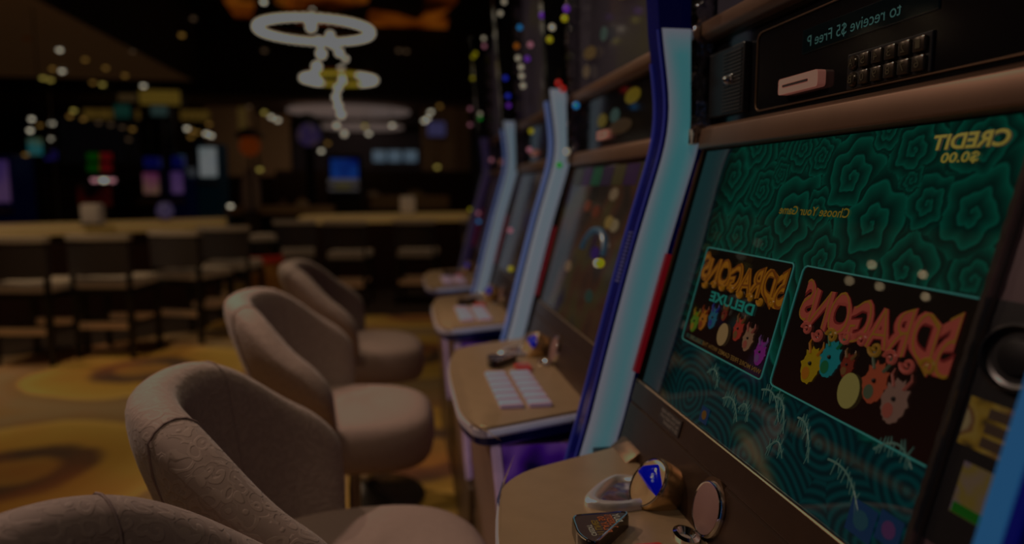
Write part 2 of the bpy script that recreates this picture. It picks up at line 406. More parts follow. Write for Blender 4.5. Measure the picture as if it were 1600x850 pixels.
BTN = {}
LEAF = [(-.50, .72), (-.10, 1.0), (.55, .85), (1.0, .2), (1.0, -.6), (.75, -.85), (.42, -.75), (-.02, -.2), (-.38, .30)]   # leaf outline as it faces the player
LENS = at(1016, 756, .822)
def slot_machine(k):
    dy = PITCH[k]
    labels = ['nearest slot machine, teal swirl game screen, bronze deck and blue light column',
              'second slot machine from the front, rows of lilac deck buttons and grey upper screen',
              'third slot machine from the front, small chrome rimmed deck beyond the second light column',
              'farthest slot machine of the row, rounded deck next to the bar']
    T = thing('slot_machine', labels[k], 'slot machine', (.6, .72 + dy, 0), 'slot machines standing in a row')
    Y0, Y1 = .36 + dy, 1.062 + dy
    # carcass
    mb = MB(); mb.prism([(.30, .785), (.352, .785), (.375, .865), (.472, 1.252), (.482, 1.30), (.482, 1.42), (.485, 1.95), (.95, 1.95), (.95, .12), (.30, .12)], Y0, Y1)
    mb.fin('cabinet', BRONZE_D if k else BLACKP, T)
    # lower body with belly
    mb = MB(); mb.prism([(.155, .745), (.17, .62), (.188, .34), (.19, .30), (.30, .30), (.30, .745)], Y0 + .03, Y1 - .03, bev=.006)
    body = mb.fin('belly', pbr('rosy lit lower body', (.30, .20, .18), .4, .3, noise=.2, nscale=9), T)
    mb = MB(); mb.prism([(.19, .0), (.19, .30), (.9, .30), (.9, .0)], Y0 - .01, Y1 + .01, bev=.004)
    mb.fin('plinth', pbr('brown grey plinth', (.17, .12, .09), .4, .5, noise=.25, nscale=7), T)
    # side art under the deck, its lit curved rim
    mb = MB(); mb.prism([(.172, .74), (.185, .62), (.2, .32), (.30, .32), (.30, .74)], Y0 + .022, Y0 + .029)
    mb.fin('side_art', patches('violet side art', [K(8, 0, 30), K(40, 12, 75), K(66, 40, 88), K(30, 5, 60), K(80, 60, 90)], 9, .8), T)
    mb = MB(); mb.tube([(.160, Y0 + .022, .74), (.168, Y0 + .02, .66), (.18, Y0 + .02, .5), (.192, Y0 + .02, .32)], .009)
    mb.fin('lit_rim', glow('rose lit rim', K(95, 75, 88), .75, noise=.6, nscale=14), T)
    # deck
    pts = [(.345, .40), (.127, .318), (.100, .40), (.100, .80), (.138, .935), (.345, 1.035)]
    pts = [(x, y + dy) for x, y in pts]
    poly = round_poly(pts, [0, .035, .06, .14, .06, 0], 7)
    mb = MB(); mb.slab(poly, -.012, 0, bev=.004, zf=lambda x, y: deck_z(x)); deck = mb.fin('deck', DECKM, T, smooth=True)
    cx, cy = .23, .70 + dy
    sc = lambda f, g: [(cx + (x - cx) * f if x < .32 else x, cy + (y - cy) * g) for x, y in poly]
    mb = MB(); mb.slab(sc(1.03, 1.012), -.019, -.007, zf=lambda x, y: deck_z(x)); mb.fin('deck_rim', pbr('chrome rim painted sheen', (.75, .7, .74), .25, .5, emit=K(52, 48, 58), es=.45), deck, smooth=True)  # rim emission paints in the shine of the chrome
    mb = MB(); mb.tube([(.343, .394 + dy, .791), (.24, .356 + dy, .791), (.140, .3175 + dy, .791)], .0055, 8); mb.fin('trim_highlight', glow('painted chrome highlight', K(84, 80, 88), .8, noise=.4, nscale=14), deck, smooth=True)  # glowing strip painted as the highlight along the deck's near edge
    mb = MB(); a = sc(1.0, 1.0); b = sc(.86, .92); n = len(a)
    mb.skin([[(x, y, deck_z(x) - .018) for x, y in a], [(x, y, deck_z(x) - .035) for x, y in sc(.995, .995)], [(x, y, .752) for x, y in b]])
    mb.fin('deck_underside', NAVY, deck, smooth=True)
    # deck buttons: two rows
    bm_, cm_ = pbr('lilac lit button cap', (.5, .42, .5), .3, 0, emit=K(66, 52, 66), es=.8), pbr('button bezel', (.05, .04, .05), .3)
    for col, (bx, n0) in enumerate(((.195, 6), (.249, 6))):
        for i in range(n0):
            if k == 0 and i > 3: continue
            y = .432 + i * .0415 + dy; z = deck_z(bx)
            if k == 0 and y > .70: continue
            if 'b' not in BTN:
                mb = MB(); mb.box(-.022, .022, -.017, .017, 0, .009, bev=.0035); o = mb.fin('button', bm_, deck, smooth=True, local=True); BTN['b'] = o.data
            else:
                o = bpy.data.objects.new('button', BTN['b']); COL.objects.link(o); o.parent = deck
            o.location = Vector((bx, y, z)) - rootloc(T)
    if k == 0:
        for o in [c for c in deck.children if c.name.startswith('button')]: pass
    # red bet button (first of the second row) and guitar-pick button
    mb = MB(); mb.box(.245, .281, .668 + dy, .711 + dy, deck_z(.26), deck_z(.26) + .010, bev=.004)
    mb.fin('red_button', pbr('red button cap', (.5, .05, .04), .3, 0, emit=K(70, 14, 12), es=.6), deck, smooth=True, label='red button')
    pick = round_poly([(.188, .722), (.192, .772), (.268, .772), (.200, .698)], [.014, .012, .014, .012], 6)
    pick = [(x, y + dy) for x, y in pick]; pc = (.214, .742 + dy)
    ps = lambda f: [(pc[0] + (x - pc[0]) * f, pc[1] + (y - pc[1]) * f) for x, y in pick]
    zf = lambda o: (lambda x, y: deck_z(x) + o)
    pz = lambda f, o: [(x, y, deck_z(x) + o) for x, y in ps(f)]
    mb = MB(); mb.skin([pz(1.0, -.002), pz(1.0, .012), pz(.97, .016), pz(.9, .017)]); pk = mb.fin('pick_button', BLACKG, deck, smooth=True, label='black button shaped like a guitar pick with orange lettering')
    mb = MB(); ring = [Vector(p) for p in pz(.93, .0172)]; mb.tube(ring, .0014, 6, True); mb.fin('pick_rim', CHROME, pk, smooth=True)
    mb = MB(); mb.face(pz(.88, .0176)); mb.fin('pick_face', pbr('dark plum button face', (.05, .032, .03), .25, emit=K(30, 20, 16), es=.5), pk)
    if k == 0:
        og = glow('orange lettering', K(82, 40, 12), .9); wh = glow('pale lettering', K(80, 74, 62), .9); yl = glow('yellow lettering', K(66, 50, 10), .9)
        # rows run along the far/near direction and read mirrored like the photograph
        def row(txt, x, w, yc, ln, mt):
            lettering(txt, lambda u, v, x=x, w=w, yc=yc, ln=ln: Vector((x + v * w, yc - ln / 2 + u * ln, deck_z(x + v * w) + .0182)), mt, pk, offset=.02)
        row('BUY', .2395, .0085, .755, .020, wh); row('2 CREDITS', .2300, .0085, .748, .032, og); row('PLAY 50', .2205, .0085, .742, .038, og)
        row('11 LINES', .2110, .008, .736, .034, yl); row('CREDIT', .2035, .006, .730, .026, wh)
    # bill acceptor: chrome pointed loop on the deck running back to a round hooded lens
    zb = deck_z(.28)
    def loop(f, z, n=40):
        out = []
        for i in range(n):
            t = 2 * pi * i / n; c, sn = cos(t), sin(t)
            out.append((.285 + (.060 * c if c < 0 else .046 * c) * f, .852 + dy + .046 * f * sn * (1 - .35 * max(0, -c) ** 1.5) + .022 * min(0, c), zb + z))
        return out
    mb = MB(); mb.skin([loop(1.0, -.004), loop(1.0, .006), loop(.93, .010), loop(.80, .011), loop(.70, .008), loop(.66, .003)]); bez = mb.fin('bill_acceptor', pbr('pale silver bezel', (.72, .66, .66), .3, .55), deck, smooth=True, label='silver bill acceptor with blue window')
    mb = MB(); mb.skin([loop(.64, .003), loop(.60, .0045)]); mb.fin('slot_mouth', patches('shiny mouth', [K(44, 30, 24), K(70, 44, 44), K(40, 36, 60), K(80, 74, 74)], 45, .6), bez, smooth=True)
    ctr = Vector((LENS[0], LENS[1] + dy, LENS[2])); ax1 = Vector((0, 1, 0)); nn = Vector((-.80, -.22, .56)).normalized(); ax1 = (ax1 - nn * ax1.dot(nn)).normalized(); ax2 = nn.cross(ax1); ax2 = ax2 if ax2.z > 0 else -ax2
    def ov(r, off, e=1.15): return [ctr + ax1 * (r * cos(t)) + ax2 * (r * e * sin(t)) + nn * off for t in [2 * pi * i / 36 for i in range(36)]]
    mb = MB(); mb.skin([ov(.031, -.03), ov(.031, .001), ov(.029, .004), ov(.027, .004)]); hood = mb.fin('hood', pbr('gold chrome hood', (.6, .42, .22), .25, .9), bez, smooth=True)
    mb = MB(); mb.skin([ov(.0275, .003), ov(.0275, .0045), ov(.027, .005)]); mb.fin('lens_seat', pbr('amber lens seat', (.5, .34, .18), .3, .3, emit=K(36, 25, 13), es=.4, noise=.5, nscale=50), bez, smooth=True)
    sgn = 1 if (rt.dot(ax1) > 0) else -1
    m00, m01, m10, m11 = sgn * ax1.dot(rt), ax2.dot(rt), sgn * ax1.dot(up), ax2.dot(up); det = m00 * m11 - m01 * m10
    leaf = []
    for a, b in LEAF:
        x_, y_ = a * .0268, b * .0268; qa, qb = (x_ * m11 - m01 * y_) / det, (m00 * y_ - m10 * x_) / det
        k_ = min(1, .0262 / max(1e-6, math.hypot(qa, qb / 1.15))); leaf.append((qa * k_, qb * k_))
    leaf = round_poly(leaf, [.0025] * 9, 4)
    mb = MB(); A = [ctr + ax1 * (sgn * a) + ax2 * b + nn * .005 for a, b in leaf]; mx_ = sum(a for a, b in leaf) / len(leaf); my_ = sum(b for a, b in leaf) / len(leaf)
    Bq = [ctr + ax1 * (sgn * (mx_ + (a - mx_) * .6)) + ax2 * (my_ + (b - my_) * .6) + nn * .010 for a, b in leaf]
    mb.skin([A, Bq]); lens = mb.fin('lens', pbr('blue lens', (.0, .004, .2), .06, 0, emit=K(3, 5, 74), es=1.3, noise=.7, nscale=40), bez, smooth=True, label='deep blue lens')
    mb = MB()
    for q in range(3): mb.ball(ctr + nn * .0115 + ax1 * (sgn * (.007 + .003 * q)) + ax2 * (.013 - .003 * q), .0019, 8)
    mb.fin('lens_spark', glow('white spark', K(60, 64, 103), .9), lens)
    mb = MB(); mb.tube([Vector(p) for p in ov(.028, .005)], .0014, 6, True); mb.fin('lens_rim', CHROME, bez, smooth=True)
    # round mauve disc (coin mouth cover) with ring, and small chrome cup
    c2 = SP(.729, .439, .006, dy); ax1 = Vector((0, 1, 0)); ax2 = -DN
    def ci(r, off, dz=0): return [c2 + ax1 * (r * cos(t)) + ax2 * (r * sin(t) + dz) + OUT * off for t in [2 * pi * i / 40 for i in range(40)]]
    mb = MB(); mb.skin([ci(.0325, -.008), ci(.0325, .002), ci(.031, .0045), ci(.0295, .004)]); dsc = mb.fin('disc_ring', CHROME, T, smooth=True)
    mb = MB(); mb.skin([ci(.0295, .001), ci(.0295, .0038), ci(.0285, .0043)]); mb.fin('disc', MAUVE, dsc, smooth=True, label='round mauve disc')
    mb = MB(); mb.skin([[c2 + ax1 * (.034 * cos(t)) + ax2 * (.034 * sin(t) + .003) + OUT * o for t in [pi * i / 20 for i in range(21)]] for o in (-.014, .0)], cap=True); mb.fin('disc_brow', BRONZE, dsc, smooth=True)
    mb = MB(); mb.skin([[(.318 + r * .7 * cos(t), .728 + dy + r * 1.1 * sin(t), deck_z(.302) + h) for t in [2 * pi * i / 24 for i in range(24)]] for r, h in ((.020, -.002), (.020, .006), (.014, .008), (.009, .003))]); mb.fin('chrome_cup', CHROME, deck, smooth=True)
    # flange step at the far back corner of the deck
    mb = MB(); mb.prism([(.318, .798), (.345, .798), (.347, .818), (.337, .812)], .955 + dy, 1.03 + dy, bev=.002); mb.fin('deck_flange', BRONZE, deck, smooth=True)
    # front metal panel under the screen
    mb = MB(); p1 = SP(0, .368, .004); p2 = SP(0, .402, .004); p3 = SP(0, .4045, .0005); p4 = SP(0, .407, .004)
    pr = [(p1.x, p1.z), (p2.x, p2.z), (p3.x, p3.z), (p4.x, p4.z), (SP(0, .474, .004).x, SP(0, .474, .004).z), (.36, .797), (.40, .9), (p1.x + .03, p1.z)]
    mb.prism(pr, .445 + dy, 1.045 + dy); mb.fin('front_panel', BRONZE_D, T, smooth=False)
    mb = MB(); mb.tube([SP(.445, .3685, .004, dy), SP(1.04, .3685, .004, dy)], .0014, 6); mb.fin('screen_sill', pbr('gilt trim line', (.26, .19, .12), .4, .8), T, smooth=True)
    if k == 0:
        pl = panel_box(T, 'warning_plate', pbr('dark plate', (.03, .02, .018), .4), .852, .925, .3745, .3975, .0045, .0055, dy)
        for j, tx in enumerate(('MALFUNCTION VOIDS', 'ALL PAYS AND PLAYS', 'SEE ATTENDANT')):
            lettering(tx, lambda u, v, j=j: SP(.856 + u * (.064 if j < 2 else .05), .3818 + j * .0066 - v * .0048, .0061), glow('plate letters', K(66, 58, 50), .9), pl)
    # ledge between screen and information strip
    mb = MB(); mb.prism([(.466, 1.257), (.455, 1.262), (.458, 1.29), (.472, 1.2965), (.50, 1.2965), (.50, 1.257)], .40 + dy, 1.045 + dy, bev=.002); mb.fin('ledge', pbr('lit brown metal ledge', (.19, .11, .07), .42, .6), T, smooth=True)
    # information strip
    mb = MB(); mb.prism([(.476, 1.296), (.476, 1.425), (.50, 1.425), (.50, 1.296)], .40 + dy, 1.05 + dy); strip = mb.fin('player_panel', BLACKG, T)
    if k == 0:
        mb = MB(); fr_ = [(y, z) for y, z in round_poly([(.905, 1.303), (.905, 1.405), (.43, 1.405), (.43, 1.303)], [.012] * 4, 4)]
        mb.tube([(.475, y, z) for y, z in fr_], .0012, 6, True); mb.fin('panel_outline', BRONZE, strip, smooth=True)
        mb = MB(); mb.box(.466, .476, .925, 1.035, 1.306, 1.40, bev=.002); sp_ = mb.fin('speaker_grille', BLACKP, strip)
        mb = MB()
        for j in range(17): mb.box(.4645, .467, .93, .985, 1.310 + j * .005, 1.3122 + j * .005)
        mb.fin('slat', pbr('dark slat', (.025, .022, .02), .4), sp_)
        mb = MB(); mb.box(.463, .470, .955, .980, 1.347, 1.361, bev=.002); mb.ball((.462, .967, 1.354), .006, 10); mb.fin('key_lock', CHROME_W, sp_, smooth=True)
        # LED message window
        mb = MB(); mb.box(.4745, .477, .58, .797, 1.3585, 1.386, bev=.0008); led = mb.fin('message_display', pbr('black display glass', (.0, .004, .005), .1, emit=K(0, 8, 10), es=.6), strip)
        lettering('to receive $5 Free P', lambda u, v: Vector((.4742, .628 + u * .158, 1.3628 + v * .0145)), glow('cyan display letters', K(34, 58, 56), .9), led)
        # keypad, mirrored: numbers run away from the camera
        keys = ['123456', '7890CE']
        kp = MB(); kp.box(.4735, .477, .584, .706, 1.3045, 1.3415, bev=.001); kpo = kp.fin('keypad', BLACKP, strip)
        for rI in range(2):
            for c in range(6):
                y = .597 + c * .0195; z = 1.3315 - rI * .0172
                if c < 5:
                    mb = MB(); mb.box(.4695, .474, y - .0078, y + .0078, z - .0072, z + .0072, bev=.0018)
                else:
                    mb = MB(); mb.lathe([(.0078, 0), (.0078, .002), (.006, .004), (.001, .0045)], 16, Matrix.Translation((.474, y, z)) @ Matrix.Rotation(-pi / 2, 4, 'Y'))
                ko = mb.fin('key', pbr('dark bronze key', (.10, .08, .06), .25, .7), kpo, smooth=True)
                ch = (['1', '2', '3', '4', '5', 'A'], ['6', '7', '8', '9', '0', 'B'])[rI][c]
                lettering(ch, lambda u, v, y=y, z=z: Vector((.4690, y - .003 + u * .006, z - .004 + v * .008)), glow('key marks', K(40, 34, 24), .6), ko)
    # ticket slot
    yt0, yt1 = .748 + dy, .832 + dy
    mb = MB()
    mb.prism(round_poly([(1.315, yt0), (1.315, yt1), (1.334, yt1), (1.334, yt0)], [.004] * 4, 3), .466, .476, f=lambda a, b, c: (b, c, a)) ; tk = mb.fin('ticket_slot', pbr('pink lit ticket mouth', (.5, .3, .26), .35, emit=K(88, 52, 45), es=.75, noise=.1), strip, smooth=True, label='glowing pink ticket slot')
    mb = MB(); mb.box(.4652, .467, yt0 + .020, yt1 - .010, 1.3235, 1.3262); mb.fin('slit', pbr('slit black', (.01, 0, 0), .6), tk)
    # upper display
    mb = MB(); mb.prism([(.462, 1.422), (.455, 1.43), (.455, 1.448), (.47, 1.456), (.50, 1.456), (.50, 1.422)], .40 + dy, 1.045 + dy, bev=.002); mb.fin('upper_ledge', pbr('lit brown metal ledge', (.19, .11, .07), .42, .6), T, smooth=True)
    mb = MB(); mb.prism([(.474, 1.456), (.468, 1.95), (.49, 1.95), (.49, 1.456)], .43 + dy, 1.03 + dy)
    mb.fin('upper_screen', patches('upper picture %d' % min(k, 1), [K(18, 12, 16), K(34, 28, 31), K(38, 31, 33), K(46, 40, 28)], 3.2, .8), T)
    # crinkled chrome edge strips both sides of the upper half and of the screen
    for yy in (.385, 1.045):
        mb = MB()
        pr = [(.30, .83), (.345, .84), (.445, 1.25), (.452, 1.30), (.452, 1.45), (.440, 1.95), (.47, 1.95), (.48, 1.45), (.478, 1.3), (.47, 1.25), (.37, .84)]
        pr2 = [(1.27, .449), (1.30, .452), (1.45, .448), (1.95, .436)]
        rings = []
        for i in range(60):
            z = 1.27 + .68 * i / 59; x = np.interp(z, [p[0] for p in pr2], [p[1] for p in pr2])
            j = .004 * sin(i * 2.1) + .003 * sin(i * 5.3)
            rings.append([(x + j, yy + dy, z), (x - .006, yy + .007 + dy, z), (x + j * .6, yy + .014 + dy, z), (x + .03, yy + .014 + dy, z), (x + .03, yy + dy, z)])
        mb.skin(rings); mb.fin('chrome_edge', CHROME_W, T, smooth=True)
    # bevel along the near and far screen edges
    for yy, w in ((.4505, .0045), (1.031, .008)):
        rings = []
        mb = MB()
        for i in range(50):
            d = -.004 + .376 * i / 49; j = .0005 * sin(i * 2.7) if yy < .5 else 0
            rings.append([SP(yy, d, -.006, dy), SP(yy, d, .004 + j, dy), SP(yy + w * .6, d, .006 + j, dy), SP(yy + w, d, .001, dy), SP(yy + w, d, -.006, dy)])
        mb.skin(rings); mb.fin('screen_bevel', pbr('warm chrome bevel', (.6, .48, .4), .22, .9, noise=.4, nscale=40) if yy < .5 else CHROME, T, smooth=True)
    # near side panel: speaker and pay stickers
    panel_box(T, 'side_panel', PURPLEG, .36, .4495, -.02, .40, -.012, -.004, dy)
    if k == 0:
        c3 = SP(.416, .178, -.003)
        def cc(r, off): return [c3 + ax1 * (r * cos(t)) - DN * (r * .82 * sin(t)) + OUT * off for t in [2 * pi * i / 36 for i in range(36)]]
        panel_box(T, 'speaker_plate', BLACKP, .361, .448, .140, .325, -.0045, -.003, 0)
        mb = MB(); mb.skin([cc(.030, -.001), cc(.030, .004), cc(.027, .005), cc(.026, .001), cc(.018, -.001), cc(.015, .003), cc(.006, .004)]); mb.fin('speaker', pbr('speaker black', (.01, .01, .012), .3, .3), T, smooth=True, label='round black speaker')
        gold = patches('gold sticker art', [K(24, 16, 6), K(70, 52, 12), K(76, 60, 24), K(52, 30, 16), K(74, 62, 42)], 46, .95)
        s1 = panel_box(T, 'pay_sticker', gold, .372, .443, .213, .249, -.004, -.0025, 0, label='gold sticker with three stacked boxes')
        for j in range(3): panel_box(s1, 'sticker_box', pbr('dark sticker box', (.03, .02, .015), .4, emit=K(30, 20, 12), es=.5), .387, .424, .217 + j * .0105, .2245 + j * .0105, -.0025, -.0018, 0)
        s2 = panel_box(T, 'pay_sticker', patches('faded sticker art', [K(40, 30, 24), K(62, 50, 40), K(64, 52, 16), K(54, 44, 54)], 40, .95), .374, .432, .259, .297, -.004, -.0025, 0, label='pale gold sticker with green foot')
        panel_box(s2, 'green_band', glow('green band', K(10, 46, 10), .8), .376, .430, .289, .2965, -.0025, -.0018, 0)
    # far side panel: red strip with digits and a strip of colourful art
    panel_box(T, 'side_panel', PURPLEG, 1.039, 1.062, -.02, .40, -.012, -.006, dy)
    art = patches('flame art strip', [K(6, 3, 14), K(20, 6, 26), K(70, 22, 14), K(74, 50, 30), K(12, 10, 44)], 30, .7)
    panel_box(T, 'art_strip', art, 1.041, 1.0615, .01, .355, -.006, -.004, dy)
    rs = panel_box(T, 'red_strip', glow('red strip', K(72, 8, 16), .85), 1.0525, 1.0615, .165, .36, -.004, .008, dy)
    if k == 0:
        for j, ch in enumerate(('2', 'B', 'E', '2', '5')):
            lettering(ch, lambda u, v, j=j: SP(1.0545 + u * .006, .176 + j * .04 - v * .009, .0086), glow('pale pink marks', K(72, 40, 44), .8), rs)
    # light columns
    light_bar(T, 1.072 + dy, ['near', 'pale', 'pale', 'dim'][k], [0, .02, .015, .01][k])
    if k == 0:
        mb = MB(); bar_strip(mb, .29, .3455, 0, .075, .76, 1.95); b0 = mb.fin('light_bar', BLUEG, T, label='near light column seen at the right edge')
        mb = MB(); bar_strip(mb, .330, .3460, -.004, .03, .77, 1.44); mb.fin('lit_edge', LITC, b0)
        mb = MB(); bar_strip(mb, .322, .3295, -.003, .03, .77, 1.44); mb.fin('lit_edge', glow('blue edge glow', K(6, 10, 62), .9), b0)
    # white end tags where ledge meets chrome edge
    mb = MB(); mb.box(.446, .456, 1.047 + dy, 1.060 + dy, 1.268, 1.292, bev=.001); mb.fin('white_tag', pbr('pale tag', (.6, .58, .52), .4, emit=K(56, 54, 50), es=.6), T)
    if k:
        sc1 = [[K(10, 8, 6), K(26, 18, 14), K(44, 24, 14), K(40, 34, 16), K(20, 12, 28)], [K(8, 6, 6), K(30, 18, 14), K(34, 26, 18), K(24, 12, 26)], [K(8, 6, 6), K(24, 18, 14), K(34, 26, 18)]][k - 1]
        s_ = panel_box(T, 'screen', patches('game screen %d' % k, sc1, 7, .8), .457, 1.03, .004, .366, -.003, .0, dy)
        if k == 1:
            for j, cl in enumerate((K(22, 6, 30), K(30, 26, 10), K(20, 6, 26), K(4, 36, 22), K(26, 6, 30), K(24, 20, 8))):
                panel_box(s_, 'banner', glow('banner %d' % j, cl, .9), .50 + j * .085, .58 + j * .085, .006, .05, .0, .001, dy)
            mb = MB(); mb.tube([SP(.66 + .085 * cos(t), .20 - .05 * sin(t), .0025, dy) for t in [pi * i / 20 for i in range(21)]], .007, 8); mb.fin('arch', glow('pale blue arch', K(26, 42, 52), .9), s_, smooth=True)
            for j, (y, d, c) in enumerate(((.62, .07, K(60, 52, 40)), (.60, .13, K(66, 56, 30)), (.56, .135, K(64, 58, 44)), (.83, .25, K(62, 50, 36)), (.8, .1, K(52, 24, 8)), (.72, .11, K(48, 22, 10)), (.64, .2, K(24, 12, 50)), (.6, .29, K(22, 34, 30)))):
                mb = MB(); pp = [SP(y + .03 * cos(t), d + .014 * sin(t), .0015, dy) for t in [2 * pi * i / 16 for i in range(16)]]; mb.face(pp); mb.fin('glint', glow('glint %d' % j, c, .9), s_)
            for j, (y, z, w, c) in enumerate(((.60, 1.60, .18, K(56, 50, 18)), (.78, 1.55, .06, K(34, 46, 44)), (.9, 1.53, .12, K(54, 44, 28)), (.93, 1.49, .07, K(56, 48, 38)), (.66, 1.68, .03, K(54, 48, 34)))):
                mb = MB(); mb.face([(.468 - .004, y + dy + w / 2 * cos(t), z + .016 * sin(t) + .06 * cos(t) * w) for t in [2 * pi * i / 18 for i in range(18)]]); mb.fin('glint', glow('upper glint %d' % j, c, .9), T)
            for j, (y, z, w, c) in enumerate(((.6, 1.39, .1, K(58, 52, 8)), (.72, 1.362, .07, K(30, 44, 42)), (.82, 1.36, .08, K(56, 50, 12)), (.68, 1.335, .16, K(34, 26, 16)))):
                mb = MB(); mb.face([(.4745, y + dy + w / 2 * cos(t), z + .016 * sin(t)) for t in [2 * pi * i / 18 for i in range(18)]]); mb.fin('glint', glow('strip glint %d' % j, c, .9), strip)
    # small coloured indicator lamps on the upper edge strips
    LAMPS = {1: [(890, 29, 'yellow'), (870, 43, 'white'), (854, 24, 'violet'), (893, 14, 'violet'), (887, 139, 'red'), (908, 165, 'cyan'), (893, 237, 'white'), (881, 258, 'green'), (880, 130, 'red'), (866, 62, 'yellow'), (944, 411, 'white'), (948, 411, 'yellow')],
             2: [(793, 3, 'white'), (787, 21, 'white'), (818, 43, 'cyan'), (835, 70, 'pink'), (815, 91, 'white'), (820, 105, 'white'), (821, 119, 'white'), (823, 134, 'white'), (813, 72, 'orange'), (830, 92, 'violet'), (795, 122, 'blue'), (799, 150, 'blue'), (800, 165, 'violet'), (833, 234, 'pink'), (804, 420, 'yellow'), (803, 360, 'pink'), (836, 205, 'yellow')],
             3: [(743, 89, 'yellow'), (747, 84, 'yellow'), (742, 122, 'yellow'), (760, 60, 'white'), (761, 72, 'pink'), (754, 185, 'green'), (754, 178, 'white'), (738, 170, 'pink'), (738, 195, 'pink'), (786, 101, 'yellow'), (785, 86, 'violet'), (772, 250, 'pink'), (738, 327, 'yellow'), (751, 333, 'pink'), (752, 346, 'cyan')]}
    LC = dict(yellow=K(80, 74, 10), white=K(92, 86, 74), violet=K(50, 20, 80), red=K(90, 14, 12), cyan=K(14, 60, 90), green=K(8, 70, 20), blue=K(14, 22, 90), pink=K(84, 52, 60), orange=K(76, 42, 6))
    for u, v, c in LAMPS.get(k, []):
        p = at(u, v, .38 + dy); x = p.x
        # put it on the upper edge strip (x about .44) at its own place along the row
        best = min([dy + .3 + i * .02 for i in range(40)], key=lambda yy: abs(at(u, v, yy).x - (profX(max(.77, min(1.94, at(u, v, yy).z))) + .01)))
        p = at(u, v, best); mb = MB(); mb.ball(p - Vector((.012, 0, 0)), .0085, 8); mb.fin('indicator_light', glow(c + ' indicator', LC[c], 2.2), T, smooth=True)
    return T
ms = [slot_machine(k) for k in range(4)]

# ------------------------------------------------------------------ nearest game screen overlays
scr = build_screen(ms[0])
def flat(parent, name, pts, mat, off=.002): mb = MB(); mb.face([SP(y, d, off) for y, d in pts]); return mb.fin(name, mat, parent)
FRM = glow('pale teal frame line', K(30, 70, 66), .9)
for (a, b, e, f) in ((.7085, .9305, .1425, .2765), (.455, .690, .1425, .2755)):
    rp = round_poly([(a, e), (b, e), (b, f), (a, f)], [.006] * 4, 4)
    if a < .5: rp = [(a + .003, e)] + round_poly([(b, e)], [0]) if False else [(a + .004, e), (b - .006, e), (b - .002, e + .002), (b, e + .006), (b, f - .006), (b - .002, f - .002), (b - .006, f), (a + .004, f)]
    mb = MB(); mb.tube([SP(y, d, .0016) for y, d in rp], .0009, 6, closed=(a > .5)); mb.fin('game_frame', FRM, scr)
YEL = glow('yellow screen letters', K(80, 74, 8), .85); YD = glow('dull yellow letters', K(66, 56, 4), .85)
SHD = glow('shadow teal', K(2, 16, 12), .6)
def stext(txt, yN, yF, dT, dB, mat, off=.0024, offset=0, warp=None, shear=0, space=1):
    w = warp or (lambda u, v: (u, v))
    def fm(u, v):
        u2, v2 = w(u, v); return SP(yN + (yF - yN) * u2, dB + (dT - dB) * v2, off)
    return lettering(txt, fm, mat, scr, offset=offset, shear=shear, space=space)
stext('CREDIT', .4735, .5535, .0115, .0255, SHD, .0020, .05); stext('CREDIT', .475, .5545, .011, .0248, YEL, .0024, .03)
stext('$0.00', .4995, .5395, .0275, .0375, YEL, .0024, .02)
stext('Choose Your Game', .640, .770, .0785, .0885, YD, .0022, .012)
def wl(u, v):  # arched logo: big first figure, letters swelling in the middle
    hh = .95 + .30 * max(0, 1 - u * 5) + .08 * cos(u * 26)
    base = -.12 * sin(u * pi) - (.25 if u < .12 else 0)
    return u, base + v * hh + .04 * sin(u * 40)
RED1 = glow('dark crimson logo rim', K(52, 14, 14), .9); RED2 = glow('coral logo fill', K(76, 34, 28), .9); RED3 = glow('amber logo core', K(70, 50, 14), .8)
OR1 = glow('brown logo rim', K(50, 26, 4), .9); OR2 = glow('amber logo fill', K(76, 50, 8), .95)
TE1 = glow('teal logo letters', K(14, 66, 60), .9)
for o_, m_, k_ in ((.075, RED1, .0018), (.045, RED2, .0022), (-.028, RED3, .0026)): stext('5DRAGONS', .464, .674, .157, .199, m_, k_, o_, wl, 0, .86)
for o_, m_, k_ in ((.07, OR1, .0018), (.042, OR2, .0022), (-.02, glow('dark ochre core', K(56, 30, 4), .9), .0026)): stext('5DRAGONS', .710, .928, .150, .188, m_, k_, o_, wl, 0, .86)
stext('DELUXE', .762, .880, .199, .2125, TE1, .0026, .03)
stext('WIN MORE FREE GAMES WITH THE DELUXE', .712, .905, .2655, .2712, glow('cream small print', K(60, 46, 22), .8), .0022, .01)
stext('DELUXE FEATURE', .865, .918, .2655, .2712, glow('teal small print', K(28, 50, 44), .8), .0026, .0)
# scroll flourishes under the logos
def scroll(cy, cd, r, turns, mat, flip=1):
    n = 26; pts = []
    for i in range(n):
        t = i / (n - 1); a = flip * (turns * 2 * pi * t); rr = r * (1 - .85 * t)
        pts.append(SP(cy + rr * cos(a), cd + rr * .9 * sin(a), .0022))
    mb = MB(); mb.tube(pts, [.0022 * (1 - .5 * i / n) for i in range(n)], 6); mb.fin('flourish', mat, scr)
for j in range(9): scroll(.485 + j * .021, .2035 + .004 * sin(j * 1.1), .008, 1.3, RED2 if j % 3 else RED3, 1 if j % 2 else -1)
for j in range(8): scroll(.73 + j * .025, .1915 + .002 * sin(j), .006, 1.2, OR2, 1 if j % 2 else -1)
